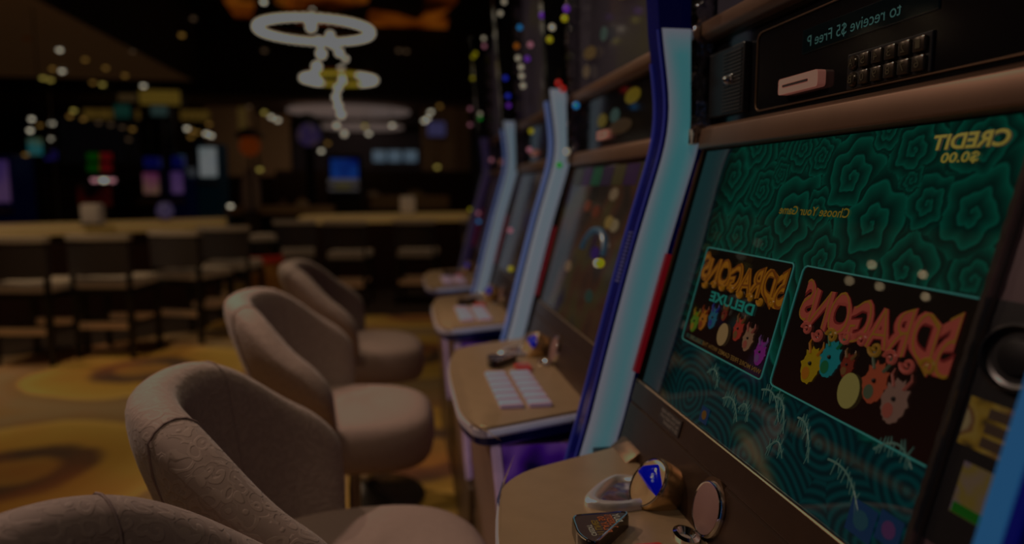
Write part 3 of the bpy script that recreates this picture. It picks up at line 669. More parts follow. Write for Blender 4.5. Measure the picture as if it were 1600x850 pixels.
# plain dragon heads, one silhouette each: crested head, snout and horn
def critter(cy, cd, r, c1, c2, seed):
    rn = random.Random(seed); n = 40; pts = []
    for i in range(n):
        t = 2 * pi * i / n
        q = r * (1 + .18 * max(0, cos(t - .5)) + (.22 if (i % 4 == 0 and sin(t) < .3) else 0) + .06 * rn.uniform(-1, 1))
        pts.append((cy + q * .78 * cos(t), cd + q * 1.05 * sin(t)))
    o = flat(scr, 'dragon_head', pts, c1, .0020)
    flat(o, 'snout', [(cy + r * (.3 + .38 * cos(t)), cd + r * (.55 + .4 * sin(t))) for t in [2 * pi * i / 16 for i in range(16)]], c2, .0024)
    mb = MB()
    for s in (-1, 1): mb.tube([SP(cy + s * r * .35, cd - r * .7, .0024), SP(cy + s * r * .7, cd - r * 1.25, .0024), SP(cy + s * r * .6, cd - r * 1.6, .0024)], [.0016, .0012, .0004], 6)
    mb.fin('horn', c2, o)
    mb = MB(); mb.ball(SP(cy + r * .12, cd - r * .1, .0024), r * .13, 8); mb.fin('eye', pbr('ink', (.01, .008, .006), .6), o)
G = lambda n, c: glow('art ' + n, c, .9)
pal = [('lime', K(38, 56, 8), ('gold', K(66, 50, 8))), ('amber', K(74, 46, 8), ('rust', K(58, 24, 10))), ('azure', K(16, 46, 58), ('deepblue', K(20, 26, 60))), ('brick', K(52, 18, 12), ('tan', K(50, 34, 18))),
       ('coral', K(72, 24, 18), ('tan', K(50, 34, 18))), ('buff', K(64, 48, 36), ('rose', K(66, 34, 28))), ('violet', K(58, 18, 60), ('lilac', K(50, 32, 56)))]
for (cy, cd), (n, c, (n2, c2)), i in zip([(.905, .247), (.882, .240), (.856, .233), (.829, .222), (.785, .234), (.757, .240), (.724, .249)], pal, range(7)):
    critter(cy, cd, .0125 if i != 3 else .008, G(n, c), G(n2, c2), i)
flat(scr, 'egg', [(.818 + .0135 * cos(t), .247 + .0145 * sin(t)) for t in [2 * pi * i / 28 for i in range(28)]], G('cream egg', K(72, 60, 40)), .003)
pal2 = [('yellow', K(68, 56, 4), ('orange', K(72, 44, 8))), ('turquoise', K(8, 56, 58), ('green', K(10, 44, 26))), ('brick', K(52, 18, 12), ('tan', K(50, 34, 18))), ('salmon', K(70, 32, 20), ('green grey', K(34, 38, 28))), ('ash', K(58, 44, 38), ('rose', K(66, 34, 28)))]
for (cy, cd), (n, c, (n2, c2)), i in zip([(.629, .239), (.603, .226), (.577, .226), (.536, .231), (.508, .239)], pal2, range(5)):
    critter(cy, cd, .0165 if i != 2 else .010, G(n, c), G(n2, c2), 20 + i)
flat(scr, 'egg', [(.565 + .0145 * cos(t), .2465 + .0165 * sin(t)) for t in [2 * pi * i / 28 for i in range(28)]], G('ivory egg', K(66, 62, 34)), .003)
# branching coral strokes over the sea
CO = glow('pale foam strokes', K(40, 58, 52), .75)
def coral(y, d, ln, ang, seed):
    rn = random.Random(seed); mb = MB(); pts = []
    for i in range(12):
        t = i / 11; pts.append((y - ln * t * cos(ang) , d + ln * t * sin(ang) - .018 * sin(t * 2.6)))
    mb.tube([SP(a, b, .0018) for a, b in pts], [.0012 - .0007 * i / 12 for i in range(12)], 5)
    for i in range(1, 11):
        for s in (-1, 1):
            if rn.random() < .25: continue
            a, b = pts[i]; q = rn.uniform(.006, .013)
            mb.tube([SP(a, b, .0018), SP(a + rn.uniform(-.3, .3) * q, b + s * q * (.7 if s < 0 else 1), .0018)], [.0007, .0003], 4)
    mb.fin('foam_crest', CO, scr)
for i, a in enumerate([(.775, .318, .05, .5), (.70, .285, .055, .6), (.672, .285, .05, .9), (.625, .292, .055, .9), (.565, .312, .07, .6), (.66, .338, .03, .3), (.515, .283, .045, .2), (.83, .300, .04, .5), (.735, .318, .03, .6)]): coral(*a, i)
# glass icons at the bottom edge of the screen
for (y, d, w, h, c) in ((.807, .350, .011, .010, K(50, 36, 12)), (.505, .342, .016, .014, K(16, 36, 42)), (.474, .335, .013, .012, K(40, 24, 44))):
    o = flat(scr, 'icon', [(y - w, d - h), (y + w, d - h), (y + w, d + h), (y - w, d + h)], glow('icon rim %d' % int(y * 1000), K(10, 26, 44), .9), .002)
    flat(o, 'icon_mark', [(y + w * .6 * cos(t), d + h * .6 * sin(t)) for t in [2 * pi * i / 10 for i in range(10)]], glow('icon %d' % int(y * 1000), c, .9), .0024)

# ------------------------------------------------------------------ swivel chairs
def chair_fabric(name, c0, c1):
    m, nt = nt_new(name)
    o = N(nt, 'ShaderNodeOutputMaterial'); p = N(nt, 'ShaderNodeBsdfPrincipled'); L(nt, p.outputs[0], o.inputs[0])
    tc = N(nt, 'ShaderNodeTexCoord'); vo = N(nt, 'ShaderNodeTexVoronoi'); vo.inputs['Scale'].default_value = 52; vo.inputs['Randomness'].default_value = .9
    nz = N(nt, 'ShaderNodeTexNoise'); nz.inputs['Scale'].default_value = 14
    ad = N(nt, 'ShaderNodeMix', data_type='RGBA'); ad.inputs[0].default_value = .06
    L(nt, tc.outputs['Object'], ad.inputs[6]); L(nt, nz.outputs['Color'], ad.inputs[7]); L(nt, tc.outputs['Object'], nz.inputs['Vector'])
    L(nt, ad.outputs[2], vo.inputs['Vector'])
    # scroll motif: rings that open into curls around every cell centre
    su = N(nt, 'ShaderNodeVectorMath', operation='SUBTRACT'); L(nt, ad.outputs[2], su.inputs[0]); L(nt, vo.outputs['Position'], su.inputs[1])
    sx = N(nt, 'ShaderNodeSeparateXYZ'); L(nt, su.outputs[0], sx.inputs[0])
    an = N(nt, 'ShaderNodeMath', operation='ARCTAN2'); L(nt, sx.outputs['Z'], an.inputs[0]); L(nt, sx.outputs['Y'], an.inputs[1])
    m1 = N(nt, 'ShaderNodeMath', operation='MULTIPLY'); L(nt, vo.outputs['Distance'], m1.inputs[0]); m1.inputs[1].default_value = 11
    m2 = N(nt, 'ShaderNodeMath', operation='ADD'); L(nt, m1.outputs[0], m2.inputs[0]); L(nt, an.outputs[0], m2.inputs[1])
    si = N(nt, 'ShaderNodeMath', operation='SINE'); L(nt, m2.outputs[0], si.inputs[0])
    st = N(nt, 'ShaderNodeMapRange', interpolation_type='SMOOTHSTEP'); st.inputs[1].default_value = .0; st.inputs[2].default_value = .6; L(nt, si.outputs[0], st.inputs[0])
    mx = N(nt, 'ShaderNodeMix', data_type='RGBA'); L(nt, st.outputs[0], mx.inputs[0]); mx.inputs[6].default_value = c0; mx.inputs[7].default_value = c1
    L(nt, mx.outputs[2], p.inputs['Base Color']); p.inputs['Roughness'].default_value = .75; p.inputs['Sheen Weight'].default_value = .25
    b = N(nt, 'ShaderNodeBump'); b.inputs['Strength'].default_value = .3; b.inputs['Distance'].default_value = .0025
    L(nt, st.outputs[0], b.inputs['Height']); L(nt, b.outputs[0], p.inputs['Normal'])
    return m
FAB = chair_fabric('taupe brocade', (.345, .252, .218, 1), (.395, .292, .25, 1))
FABS = pbr('taupe seat cloth', (.325, .237, .21), .8, noise=.08, nscale=60, bump=.2)
def chair_proto():
    T = thing('swivel_chair', 'x', 'chair', (0, 0, 0), 'taupe swivel chairs in front of the slot machines')
    # wrap-around shell: facing +x
    PH = radians(88); n = 44; rings = []; seam = []
    for i in range(n + 1):
        s = -1 + 2 * i / n; ph = s * PH; a = abs(s)
        ce, se = cos(ph), sin(ph)
        # plan: rounded back then arms run forward
        R = .232
        bx, by = -R * ce * 1.05, R * se
        if a > .75: bx = bx + (a - .75) * .03
        tx, ty = R * se * 1.05, R * ce
        nx_, ny_ = (-ce, se)
        h = .935 - .155 * (0.5 - 0.5 * cos(min(1, a / 1.02) * pi)) ** 2.3
        zb = .555; th = .037
        endf = 1 - max(0, (a - .93) / .07) ** 2 * .75
        flare = .035
        prof = []
        th2 = th * (1.0 if a < .93 else .4 + .6 * endf); hh = h - (0 if a < .84 else (a - .84) ** 2 / .0256 * .05)
        # inner side up
        for t in (0, .25, .5, .75, .92): prof.append((-th2 + flare * (t - .4) - .03 * (1 - t) ** 1.5, zb + (hh - th2 - zb) * t))
        for q in range(1, 8):
            ang = pi - pi * q / 8; prof.append((th2 * cos(ang) + flare * .6, hh - th2 + th2 * sin(ang)))
        for t in (.92, .75, .5, .25, 0): prof.append((th2 + flare * (t - .4) - .085 * (1 - t) ** 1.3, zb + (hh - th2 - zb) * t))
        rings.append([(bx + nx_ * o, by + ny_ * o, z) for o, z in prof])
    mb = MB(); mb.skin(rings); sh = mb.fin('back_shell', FAB, T, smooth=True, sub=1)
    # piping seams where the inner back meets the arms
    for i in (n // 2 - 9, n // 2 + 9):
        mb = MB(); mb.tube([Vector(p) + Vector((.0, 0, 0)) for p in rings[i]], .0015, 5); mb.fin('seam', pbr('seam thread', (.28, .2, .19), .8), sh, smooth=True)
    # seat cushion
    def sp(f, z): 
        out = []
        for i in range(36):
            t = 2 * pi * i / 36; c, s = cos(t), sin(t); e = .62
            out.append((.025 + .205 * f * math.copysign(abs(c) ** e, c), .215 * f * math.copysign(abs(s) ** e, s) * (1 - .08 * max(0, c)), z + (.008 * -c)))
        return out
    mb = MB(); mb.skin([sp(.82, .50), sp(.95, .505), sp(1.0, .53), sp(1.02, .57), sp(.99, .605), sp(.92, .624), sp(.75, .634), sp(.4, .638), sp(.1, .639)]); mb.fin('seat', FABS, T, smooth=True, sub=1)
    mb = MB(); mb.lathe([(.11, .47), (.12, .50), (.03, .505)], 20); mb.lathe([(.03, .1), (.03, .47)], 18); mb.lathe([(.022, .05), (.022, .1)], 12); mb.fin('pedestal', CHROME, T, smooth=True)
    mb = MB(); mb.lathe([(.225, 0), (.225, .012), (.2, .02), (.06, .05), (.035, .07)], 36); mb.fin('base', pbr('black chrome base', (.06, .055, .05), .25, .8), T, smooth=True)
    mb = MB(); mb.tube([(.17 * cos(t) , .17 * sin(t), .24) for t in [2 * pi * i / 32 for i in range(32)]], .011, 8, True)
    for q in range(3):
        t = 2 * pi * q / 3; mb.tube([(.03 * cos(t), .03 * sin(t), .24), (.17 * cos(t), .17 * sin(t), .24)], .009, 8)
    mb.fin('foot_ring', CHROME, T, smooth=True)
    return T
CH = [((-.082, 1.060, 0), 7, 'taupe tub swivel chair second from the front, whole scroll patterned back rim in view'), ((-.150, 1.885, 0), -2, 'taupe tub swivel chair third from the front, between two matching chairs'), ((-.150, 2.69, 0), 0, 'farthest taupe tub swivel chair, just before the red banded bin'),
      ((-.085, .450, .012), -12, 'nearest taupe chair with embossed scroll cloth, only its rim in view bottom left')]
proto = chair_proto()
for i, (loc, rz, lab) in enumerate(CH):
    o = proto if i == 0 else copy_tree(proto)
    o.location = loc; o.rotation_euler.z = radians(rz); o['label'] = lab
    if loc[2]:
        for c in o.children:
            if c.name.startswith(('base', 'foot_ring')): c.location.z = -loc[2]

# ------------------------------------------------------------------ room
CX, CY = -.054, .494
def carpet():
    m, nt = nt_new('floral carpet')
    o = N(nt, 'ShaderNodeOutputMaterial'); p = N(nt, 'ShaderNodeBsdfPrincipled'); L(nt, p.outputs[0], o.inputs[0])
    tc = N(nt, 'ShaderNodeTexCoord'); nz = N(nt, 'ShaderNodeTexNoise'); nz.inputs['Scale'].default_value = 2.8; nz.inputs['Detail'].default_value = 3
    mp = N(nt, 'ShaderNodeMapping'); mp.inputs['Location'].default_value = (CX, CY, 0)
    L(nt, tc.outputs['Object'], mp.inputs[0]); L(nt, mp.outputs[0], nz.inputs['Vector'])
    ad = N(nt, 'ShaderNodeMix', data_type='RGBA'); ad.inputs[0].default_value = .15
    L(nt, mp.outputs[0], ad.inputs[6]); L(nt, nz.outputs['Color'], ad.inputs[7])
    vo = N(nt, 'ShaderNodeTexVoronoi', voronoi_dimensions='2D'); vo.inputs['Scale'].default_value = .645; vo.inputs['Randomness'].default_value = .12
    L(nt, ad.outputs[2], vo.inputs['Vector'])
    rp = N(nt, 'ShaderNodeValToRGB'); cr = rp.color_ramp; cr.interpolation = 'EASE'
    st = [(0, (.42, .20, .05)), (.07, (.46, .24, .06)), (.11, (.12, .07, .05)), (.155, (.15, .08, .05)), (.20, (.62, .36, .07)), (.30, (.66, .42, .09)), (.36, (.78, .52, .14)), (.385, (.42, .26, .12)), (.46, (.46, .32, .18)), (.60, (.5, .27, .09)), (.75, (.42, .29, .16))]
    for i, (q, c) in enumerate(st):
        e = cr.elements[i] if i < 2 else cr.elements.new(q)
        e.position = q; e.color = c + (1,)
    L(nt, vo.outputs['Distance'], rp.inputs[0])
    n2 = N(nt, 'ShaderNodeTexNoise'); n2.inputs['Scale'].default_value = 1.1; n2.inputs['Detail'].default_value = 2; L(nt, mp.outputs[0], n2.inputs['Vector'])
    r2 = N(nt, 'ShaderNodeValToRGB'); r2.color_ramp.elements[0].position = .5; r2.color_ramp.elements[1].position = .62
    L(nt, n2.outputs['Fac'], r2.inputs[0])
    mx = N(nt, 'ShaderNodeMix', data_type='RGBA'); L(nt, rp.outputs[0], mx.inputs[6]); mx.inputs[7].default_value = (.62, .17, .04, 1)
    f = N(nt, 'ShaderNodeMath', operation='MULTIPLY'); f.inputs[1].default_value = .35; L(nt, r2.outputs[0], f.inputs[0]); L(nt, f.outputs[0], mx.inputs[0])
    L(nt, mx.outputs[2], p.inputs['Base Color']); p.inputs['Roughness'].default_value = .95
    return m
def struct(name, mb, mat, **k): o = mb.fin(name, mat, **k); o['kind'] = 'structure'; return o
mb = MB(); mb.box(-9, 6, -2.5, 21, -.05, 0); struct('floor', mb, carpet())
DARK = pbr('near black paint', (.010, .007, .006), .8, noise=.3, nscale=2)
BROWNC = pbr('brown ceiling bounce glow', (.16, .10, .06), .8, noise=.1, nscale=2, emit=K(30, 20, 11), es=1.0)  # ceiling emission stands in for light bounced up from the floor
BEIGE = pbr('beige wall paint', (.30, .21, .13), .8, noise=.1, nscale=3)
WOOD = pbr('dark walnut wainscot', (.07, .035, .018), .5, noise=.3, nscale=5)
mb = MB(); mb.box(-9, 6, 20.2, 20.35, 0, 4.2); struct('wall_back', mb, pbr('dim umber wall', (.11, .075, .055), .8, noise=.2, nscale=1.5))
mb = MB(); mb.box(-9.15, -9, -2.5, 20.35, 0, 4.2); struct('wall_left', mb, pbr('dim aubergine wall', (.05, .035, .05), .8, noise=.2, nscale=1.5))
mb = MB(); mb.box(1.75, 1.9, -2.5, 20.35, 0, 4.2); struct('wall_right', mb, DARK)
mb = MB(); mb.box(-9.15, 1.9, -2.65, -2.5, 0, 4.2); struct('wall_front', mb, DARK)
mb = MB(); mb.box(-9.15, 1.9, -2.65, 20.35, 4.2, 4.3); struct('ceiling', mb, DARK)
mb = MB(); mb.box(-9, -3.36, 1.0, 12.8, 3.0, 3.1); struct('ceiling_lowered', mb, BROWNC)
mb = MB(); mb.box(-3.38, -3.30, 1.0, 12.8, 2.99, 4.2); struct('trim_fascia', mb, DARK)
mb = MB(); mb.box(-9, 1.75, 13.4, 13.7, 2.86, 4.2); struct('trim_beam', mb, DARK)
mb = MB(); mb.box(-9, 1.75, 13.7, 20.2, 2.88, 2.98); struct('ceiling_rear', mb, pbr('rear ceiling paint', (.13, .09, .065), .8))
# rear walls and wainscot
def wallrect(name, u0, v0, u1, v1, Y, mat, th=.1):
    a, b = at(u0, v0, Y), at(u1, v1, Y); mb = MB(); mb.box(min(a.x, b.x), max(a.x, b.x), Y, Y + th, min(a.z, b.z), max(a.z, b.z)); return struct(name, mb, mat)
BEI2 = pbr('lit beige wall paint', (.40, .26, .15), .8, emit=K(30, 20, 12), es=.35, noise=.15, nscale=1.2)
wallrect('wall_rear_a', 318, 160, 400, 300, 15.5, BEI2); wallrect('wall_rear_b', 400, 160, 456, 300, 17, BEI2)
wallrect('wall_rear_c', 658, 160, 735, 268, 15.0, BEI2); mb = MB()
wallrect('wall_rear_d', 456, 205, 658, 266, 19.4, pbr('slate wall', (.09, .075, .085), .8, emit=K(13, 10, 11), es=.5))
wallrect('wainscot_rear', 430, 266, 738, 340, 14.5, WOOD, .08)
wallrect('wainscot_left', 300, 275, 432, 345, 13.8, WOOD, .08)
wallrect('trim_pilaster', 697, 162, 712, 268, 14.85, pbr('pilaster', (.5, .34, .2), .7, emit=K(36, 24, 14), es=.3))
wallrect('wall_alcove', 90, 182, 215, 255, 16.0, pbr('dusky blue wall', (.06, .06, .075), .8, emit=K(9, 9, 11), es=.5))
wallrect('trim_lightbox', 130, 170, 216, 186, 14.6, glow('amber soffit', K(52, 40, 16), 1.2))
wallrect('trim_lightbox_b', 281, 172, 326, 188, 14.6, glow('amber soffit', K(52, 40, 16), 1.2))
# lit oval ceiling coves
def cove(name, u, v, w, h, Y, lab):
    c = at(u, v, Y); rx = w / F * Y; mb = MB(); ry = h / F * Y / .11
    mb.lathe([(1, 0), (1, .04), (.8, .05)], 40, Matrix.Translation((c.x, Y, c.z)), rx, ry)
    o = mb.fin(name, glow('cove glow', K(70, 60, 56), 1.2, noise=.25, nscale=1), smooth=True); tag(o, lab, 'ceiling light')
c = at(546, 176, 15.5)
cove('ceiling_cove_light', 546, 176, 90, 9, 15.3, 'long pale oval ceiling light, the higher and nearer one above the blue machine')
cove('ceiling_cove_light', 565, 200, 62, 7, 18.4, 'long pale oval ceiling light, the lower and farther one behind the first')
# orange painted ceiling coffers
def coffer(pts, Y, lab):
    P = []
    for u, v in pts:
        d = at(u, v, 1) - Vector((0, 0, HC)); t = (4.12 - HC) / d.z; P.append(Vector((0, 0, HC)) + d * t)
    mb = MB(); n = len(P); A = [mb.b.verts.new(p) for p in P]; B = [mb.b.verts.new(p + Vector((0, 0, .07))) for p in P]
    mb.b.faces.new(A); mb.b.faces.new(B[::-1])
    for i in range(n): mb.b.faces.new((A[i], B[i], B[(i + 1) % n], A[(i + 1) % n]))
    o = mb.fin('ceiling_panel', patches('amber ceiling petals', [K(16, 5, 0), K(40, 15, 2), K(70, 34, 7), K(80, 44, 10), K(30, 11, 1)], 1.1, 1.15)); tag(o, lab, 'ceiling panel')
coffer([(345, -30), (350, 2), (368, 28), (392, 30), (398, 12), (388, -30)], 0, 'orange glowing ceiling panel left of the large ring chandelier')
coffer([(380, 36), (420, 32), (450, 60), (390, 58)], 0, 'small dim orange ceiling panel just left behind the ring chandelier')
coffer([(430, -40), (430, 6), (470, 20), (530, 18), (575, 4), (580, -40)], 0, 'dim orange ceiling panel above the large ring chandelier')
coffer([(462, 36), (545, 36), (560, 52), (470, 54)], 0, 'orange ceiling panel seen through the large ring chandelier')
coffer([(578, 22), (620, 28), (652, 38), (668, 24), (700, 34), (696, 64), (588, 64), (572, 44)], 0, 'wide orange ceiling panel right of the large ring chandelier')
coffer([(664, -30), (662, 12), (674, 32), (694, 22), (714, 4), (718, -30)], 0, 'orange petal ceiling panel nearest the slot machines')

# ------------------------------------------------------------------ chandeliers
BULB = glow('warm white bulb', K(103, 96, 84), 3.2, noise=.15, sample=False)
BULBY = glow('golden bulb', K(90, 78, 24), 1.6, noise=.15)
BRASS = pbr('brass', (.6, .42, .15), .3, 1)
def chandelier(u, v, rpx, Y, drops, lab, yellow=False):
    c = at(u, v, Y); R = rpx / F * Y
    T = thing('ring_chandelier', lab, 'chandelier', c, 'ring chandeliers hanging over the gaming floor')
    mb = MB(); mb.tube([c + Vector((R * cos(t), R * sin(t), .03)) for t in [2 * pi * i / 48 for i in range(48)]], .03, 8, True); mb.fin('ring', BRASS, T, smooth=True)
    mb = MB()
    for q in range(3):
        t = 2 * pi * q / 3; mb.tube([c + Vector((R * cos(t), R * sin(t), .05)), Vector((c.x, c.y, 4.19))], .006, 5)
    mb.fin('cable', BLACKP, T)
    mesh = None; n = 46
    for i in range(n):
        t = 2 * pi * i / n
        y = yellow and abs(cos(t)) < .55
        o = None
        if (mesh is None): mb = MB(); mb.ball((0, 0, 0), .04, 10); o = mb.fin('bulb', BULB, T, smooth=True, local=True); mesh = o.data
        else: o = bpy.data.objects.new('bulb', mesh); COL.objects.link(o); o.parent = T
        o.location = (R * cos(t), R * sin(t), -.02)
        if y: o.material_slots[0].link = 'OBJECT'; o.material_slots[0].material = BULBY
    for j, (du, dv, dr) in enumerate(drops):
        p = at(du, dv, Y - .05 + .1 * (j % 2)); q = p - c
        o = bpy.data.objects.new('drop_bulb', mesh); COL.objects.link(o); o.parent = T; o.location = q; o.scale = (dr * 1.12,) * 3
        cc = MB(); cc.tube([p, Vector((p.x, p.y, max(p.z + .15, c.z + .05)))], .003, 4); cc.fin('cord', BLACKP, T)
    return T
chandelier(492, 45, 81, 8.8, [(488, 18, .8), (486, 30, 1.1), (486, 42, 1.2), (498, 65, 1.2), (502, 84, 1.2), (495, 104, 1.2), (494, 126, 1.2), (516, 55, 1), (520, 69, 1), (530, 82, 1), (540, 92, .7)], 'larger nearer ring chandelier of white bulbs at the top centre')
chandelier(530, 122, 53, 12.4, [(533, 108, 1.2), (535, 116, 1.2), (535, 126, 1.2), (528, 138, 1.3), (525, 152, 1.3), (529, 165, 1.3), (533, 179, 1.3), (526, 196, 1.0), (538, 209, 1.0)], 'smaller farther ring chandelier with yellow tinted bulbs, below the first', True)

# ------------------------------------------------------------------ pinpoint lamps
LW = glow('white downlight', K(103, 98, 86), 5, noise=.1); LA = glow('amber downlight', K(80, 60, 28), 2.2, noise=.1); LD = glow('dim downlight', K(60, 48, 36), 1.2, noise=.1)
LY = glow('yellow downlight', K(92, 82, 40), 3, noise=.1); LP = glow('pink lamp', K(96, 66, 70), 3, noise=.1)
NS = [0]
def spot(u, v, Y, mat, lab, grp, r=.027, ceil=None):
    NS[0] += 1; Y = Y + .22 * (NS[0] % 4 - 1.5) if grp and not ceil else Y
    p = at(u, v, Y)
    if ceil:
        d = at(u, v, 1) - Vector((0, 0, HC)); p = Vector((0, 0, HC)) + d * ((ceil - HC) / d.z)
    sc = p.y / 9.0
    mb = MB(); rr = r * sc; M = Matrix.Translation(p)
    T = thing('downlight' if ceil else 'pendant_lamp', lab, 'lamp', p, grp)
    mb.lathe([(rr * .5, -rr * .9), (rr, -rr * .4), (rr, 0), (rr * .6, .01)], 14, M); mb.fin('lamp_lens', mat, T, smooth=True)
    b = MB()
    if ceil: b.lathe([(rr * 1.15, .0), (rr * 1.3, .01), (rr * 1.3, ceil and (3.0 - ceil) + .012)], 14, M)
    else: b.lathe([(rr * .7, .0), (rr * .7, rr * 1.2), (.004, rr * 1.5), (.004, rr * 6)], 10, M)
    b.fin('lamp_housing', BLACKP, T)
    return T
for u, v, m in [(93, 77, LW), (133, 92, LA), (165, 105, LA), (195, 117, LA), (97, 110, LW), (82, 106, LA), (67, 121, LY), (79, 124, LY), (145, 128, LA), (160, 131, LY), (172, 134, LY), (224, 133, LW), (207, 79, LD), (99, 135, LD)]:
    spot(u, v, 9, m, 'round recessed downlight in the lowered brown ceiling, one of a scattered field', 'downlights in the lowered ceiling', ceil=2.985)
LS = glow('bright downlight', K(103, 90, 70), 60, noise=.05)
for x, y in [(-4.51, 6.85), (-5.21, 8.35), (-4.46, 7.64), (-5.25, 7.56), (-5.23, 9.01)]:
    T = thing('downlight', 'round recessed downlight in the lowered brown ceiling at far left, mirrored in the teal screen', 'lamp', (x, y, 2.985), 'downlights mirrored in the screen'); M = Matrix.Translation((x, y, 2.985))
    mb = MB(); mb.lathe([(.012, -.02), (.024, -.01), (.024, 0), (.012, .01)], 14, M); mb.fin('lamp_lens', LS, T, smooth=True)
    mb = MB(); mb.lathe([(.03, 0), (.035, .01), (.035, .02)], 14, M); mb.fin('lamp_housing', BLACKP, T)
for u, v, m in [(49, 185, LW), (47, 203, LW), (63, 195, LA), (81, 192, LW), (80, 216, LW), (40, 241, LA), (115, 172, LY), (109, 181, LA), (130, 185, LA), (154, 191, LD), (173, 194, LD), (191, 198, LD), (207, 201, LA), (201, 217, LD)]:
    spot(u, v, 10.5, m, 'small hanging lamp glowing above the machines on the far left', 'small hanging lamps on the far left')
for u, v, m in [(292, 200, LW), (300, 203, LA), (298, 213, LA), (322, 208, LW), (330, 211, LW), (327, 193, LA), (309, 206, LA), (389, 166, LD), (413, 175, LY), (424, 182, LW), (434, 187, LW)]:
    spot(u, v, 10.8, m, 'small hanging lamp glowing in the cluster between bar and rear wall', 'small hanging lamps left of the far chandelier')
for u, v, m in [(570, 196, LY), (576, 208, LW), (613, 195, LW), (610, 189, LD), (512, 223, LA), (502, 235, LW), (673, 174, LW), (668, 184, LW), (663, 188, LW), (687, 165, LA)]:
    spot(u, v, 12.9, m, 'small hanging lamp glowing over the rear room', 'small hanging lamps over the rear room')
for u, v, m, Y, lab in [(683, 260, LY, 12, 'yellow lamp hanging before the dark walnut wainscot on the right'), (406, 264, LY, 10.5, 'yellow lamp hanging near the orange lantern post'), (360, 321, LW, 9, 'white lamp glowing just past the end of the left bar'),
                  (623, 78, LD, 13.2, 'left one of two dim lamps on the black ceiling beam'), (635, 79, LD, 13.2, 'right one of two dim lamps on the black ceiling beam'), (413, 78, LD, 13.2, 'dim lone lamp on the black ceiling beam left of the chandelier'), (284, 54, LA, 11, 'orange lamp high on the left against the black ceiling'), (302, 28, LD, 11, 'dim amber lamp high on the left near the ceiling'),
                  (412, 2, LW, 9, 'white lamp at the top edge left of the large chandelier')]: spot(u, v, Y, m, lab, None, .03)

# ------------------------------------------------------------------ bar counters
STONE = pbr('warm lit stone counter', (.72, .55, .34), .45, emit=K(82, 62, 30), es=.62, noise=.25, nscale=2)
BARW = pbr('dark red brown bar front', (.045, .018, .012), .4, noise=.3, nscale=4)
def bar(front, depth, lab, endr):
    xs = [p[0] for p in front]; ys = [p[1] for p in front]
    T = thing('bar_counter', lab, 'bar counter', ((xs[0] + xs[-1]) / 2, sum(ys) / len(ys) + depth / 2, 0), 'bar counters on the gaming floor')
    back = [(x, y + depth) for x, y in front[::-1]]
    poly = round_poly(front + back, [endr if i in (0, len(front) - 1, len(front), 2 * len(front) - 1) else 0 for i in range(2 * len(front))], 8)
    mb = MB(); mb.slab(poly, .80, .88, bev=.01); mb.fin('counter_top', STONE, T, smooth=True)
    cx = sum(p[0] for p in poly) / len(poly); cy = sum(p[1] for p in poly) / len(poly)
    q = [(cx + (x - cx) * .93, cy + (y - cy) * .97) for x, y in poly]
    mb = MB(); mb.slab(q, 0, .80); mb.fin('bar_front', BARW, T)
    return T
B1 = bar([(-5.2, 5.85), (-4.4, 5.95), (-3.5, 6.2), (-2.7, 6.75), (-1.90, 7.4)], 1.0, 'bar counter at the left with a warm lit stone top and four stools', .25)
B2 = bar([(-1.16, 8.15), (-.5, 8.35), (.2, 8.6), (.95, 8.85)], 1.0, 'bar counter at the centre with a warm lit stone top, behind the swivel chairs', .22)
BARSHADE = pbr('painted stool shade', (.035, .018, .01), .95, noise=.5, nscale=3)  # dark slabs painted in for the shadow under the stools
mb = MB(); mb.slab([(-5.2, 4.95), (-4.4, 5.05), (-3.5, 5.22), (-2.6, 5.55), (-1.75, 6.25), (-1.6, 7.0), (-1.9, 7.5), (-5.2, 6.2)], .0005, .003); struct('floor_shade_left', mb, BARSHADE)
mb = MB(); mb.slab([(-1.25, 6.95), (-.4, 6.75), (.9, 6.7), (1.3, 9.0), (-1.3, 8.4)], .0005, .003); struct('floor_shade_centre', mb, BARSHADE)
# things on and behind the counters
WHITE = pbr('white lit paper', (.6, .52, .44), .6, emit=K(66, 54, 44), es=.5)
def holder(u, v, Y, w, h, lab):
    p = at(u, v, Y); ww = w / F * Y; hh = h / F * Y; z = .88
    T = thing('napkin_holder', lab, 'napkin holder', (p.x, p.y, z))
    mb = MB(); mb.box(p.x - ww / 2, p.x + ww / 2, p.y - ww / 2, p.y + ww / 2, z + .02, z + hh, bev=.02); mb.fin('napkin', WHITE, T, smooth=True)
    mb = MB(); mb.box(p.x - ww * .55, p.x + ww * .55, p.y - ww * .55, p.y + ww * .55, z, z + .02, bev=.006); mb.fin('tray', CHROME, T, smooth=True)
holder(145, 335, 6.7, 25, 31, 'white napkin holder standing on the left bar counter')
holder(637, 325, 8.9, 23, 28, 'white napkin holder standing on the centre bar counter')
p = at(258, 335, 7.4); T = thing('glass_lamp', 'round lilac glass lamp on the left bar counter', 'lamp', (p.x, p.y, .88))
mb = MB(); mb.lathe([(.05, .88), (.05, .90), (.02, .91)], 16, Matrix.Translation((p.x, p.y, 0))); mb.fin('foot', BRASS, T)
mb = MB(); mb.lathe([(.02, .91), (.075, .95), (.08, 1.0), (.05, 1.06), (.01, 1.07)], 18, Matrix.Translation((p.x, p.y, 0))); mb.fin('globe', glow('lilac glow', K(46, 40, 58), .9), T, smooth=True)

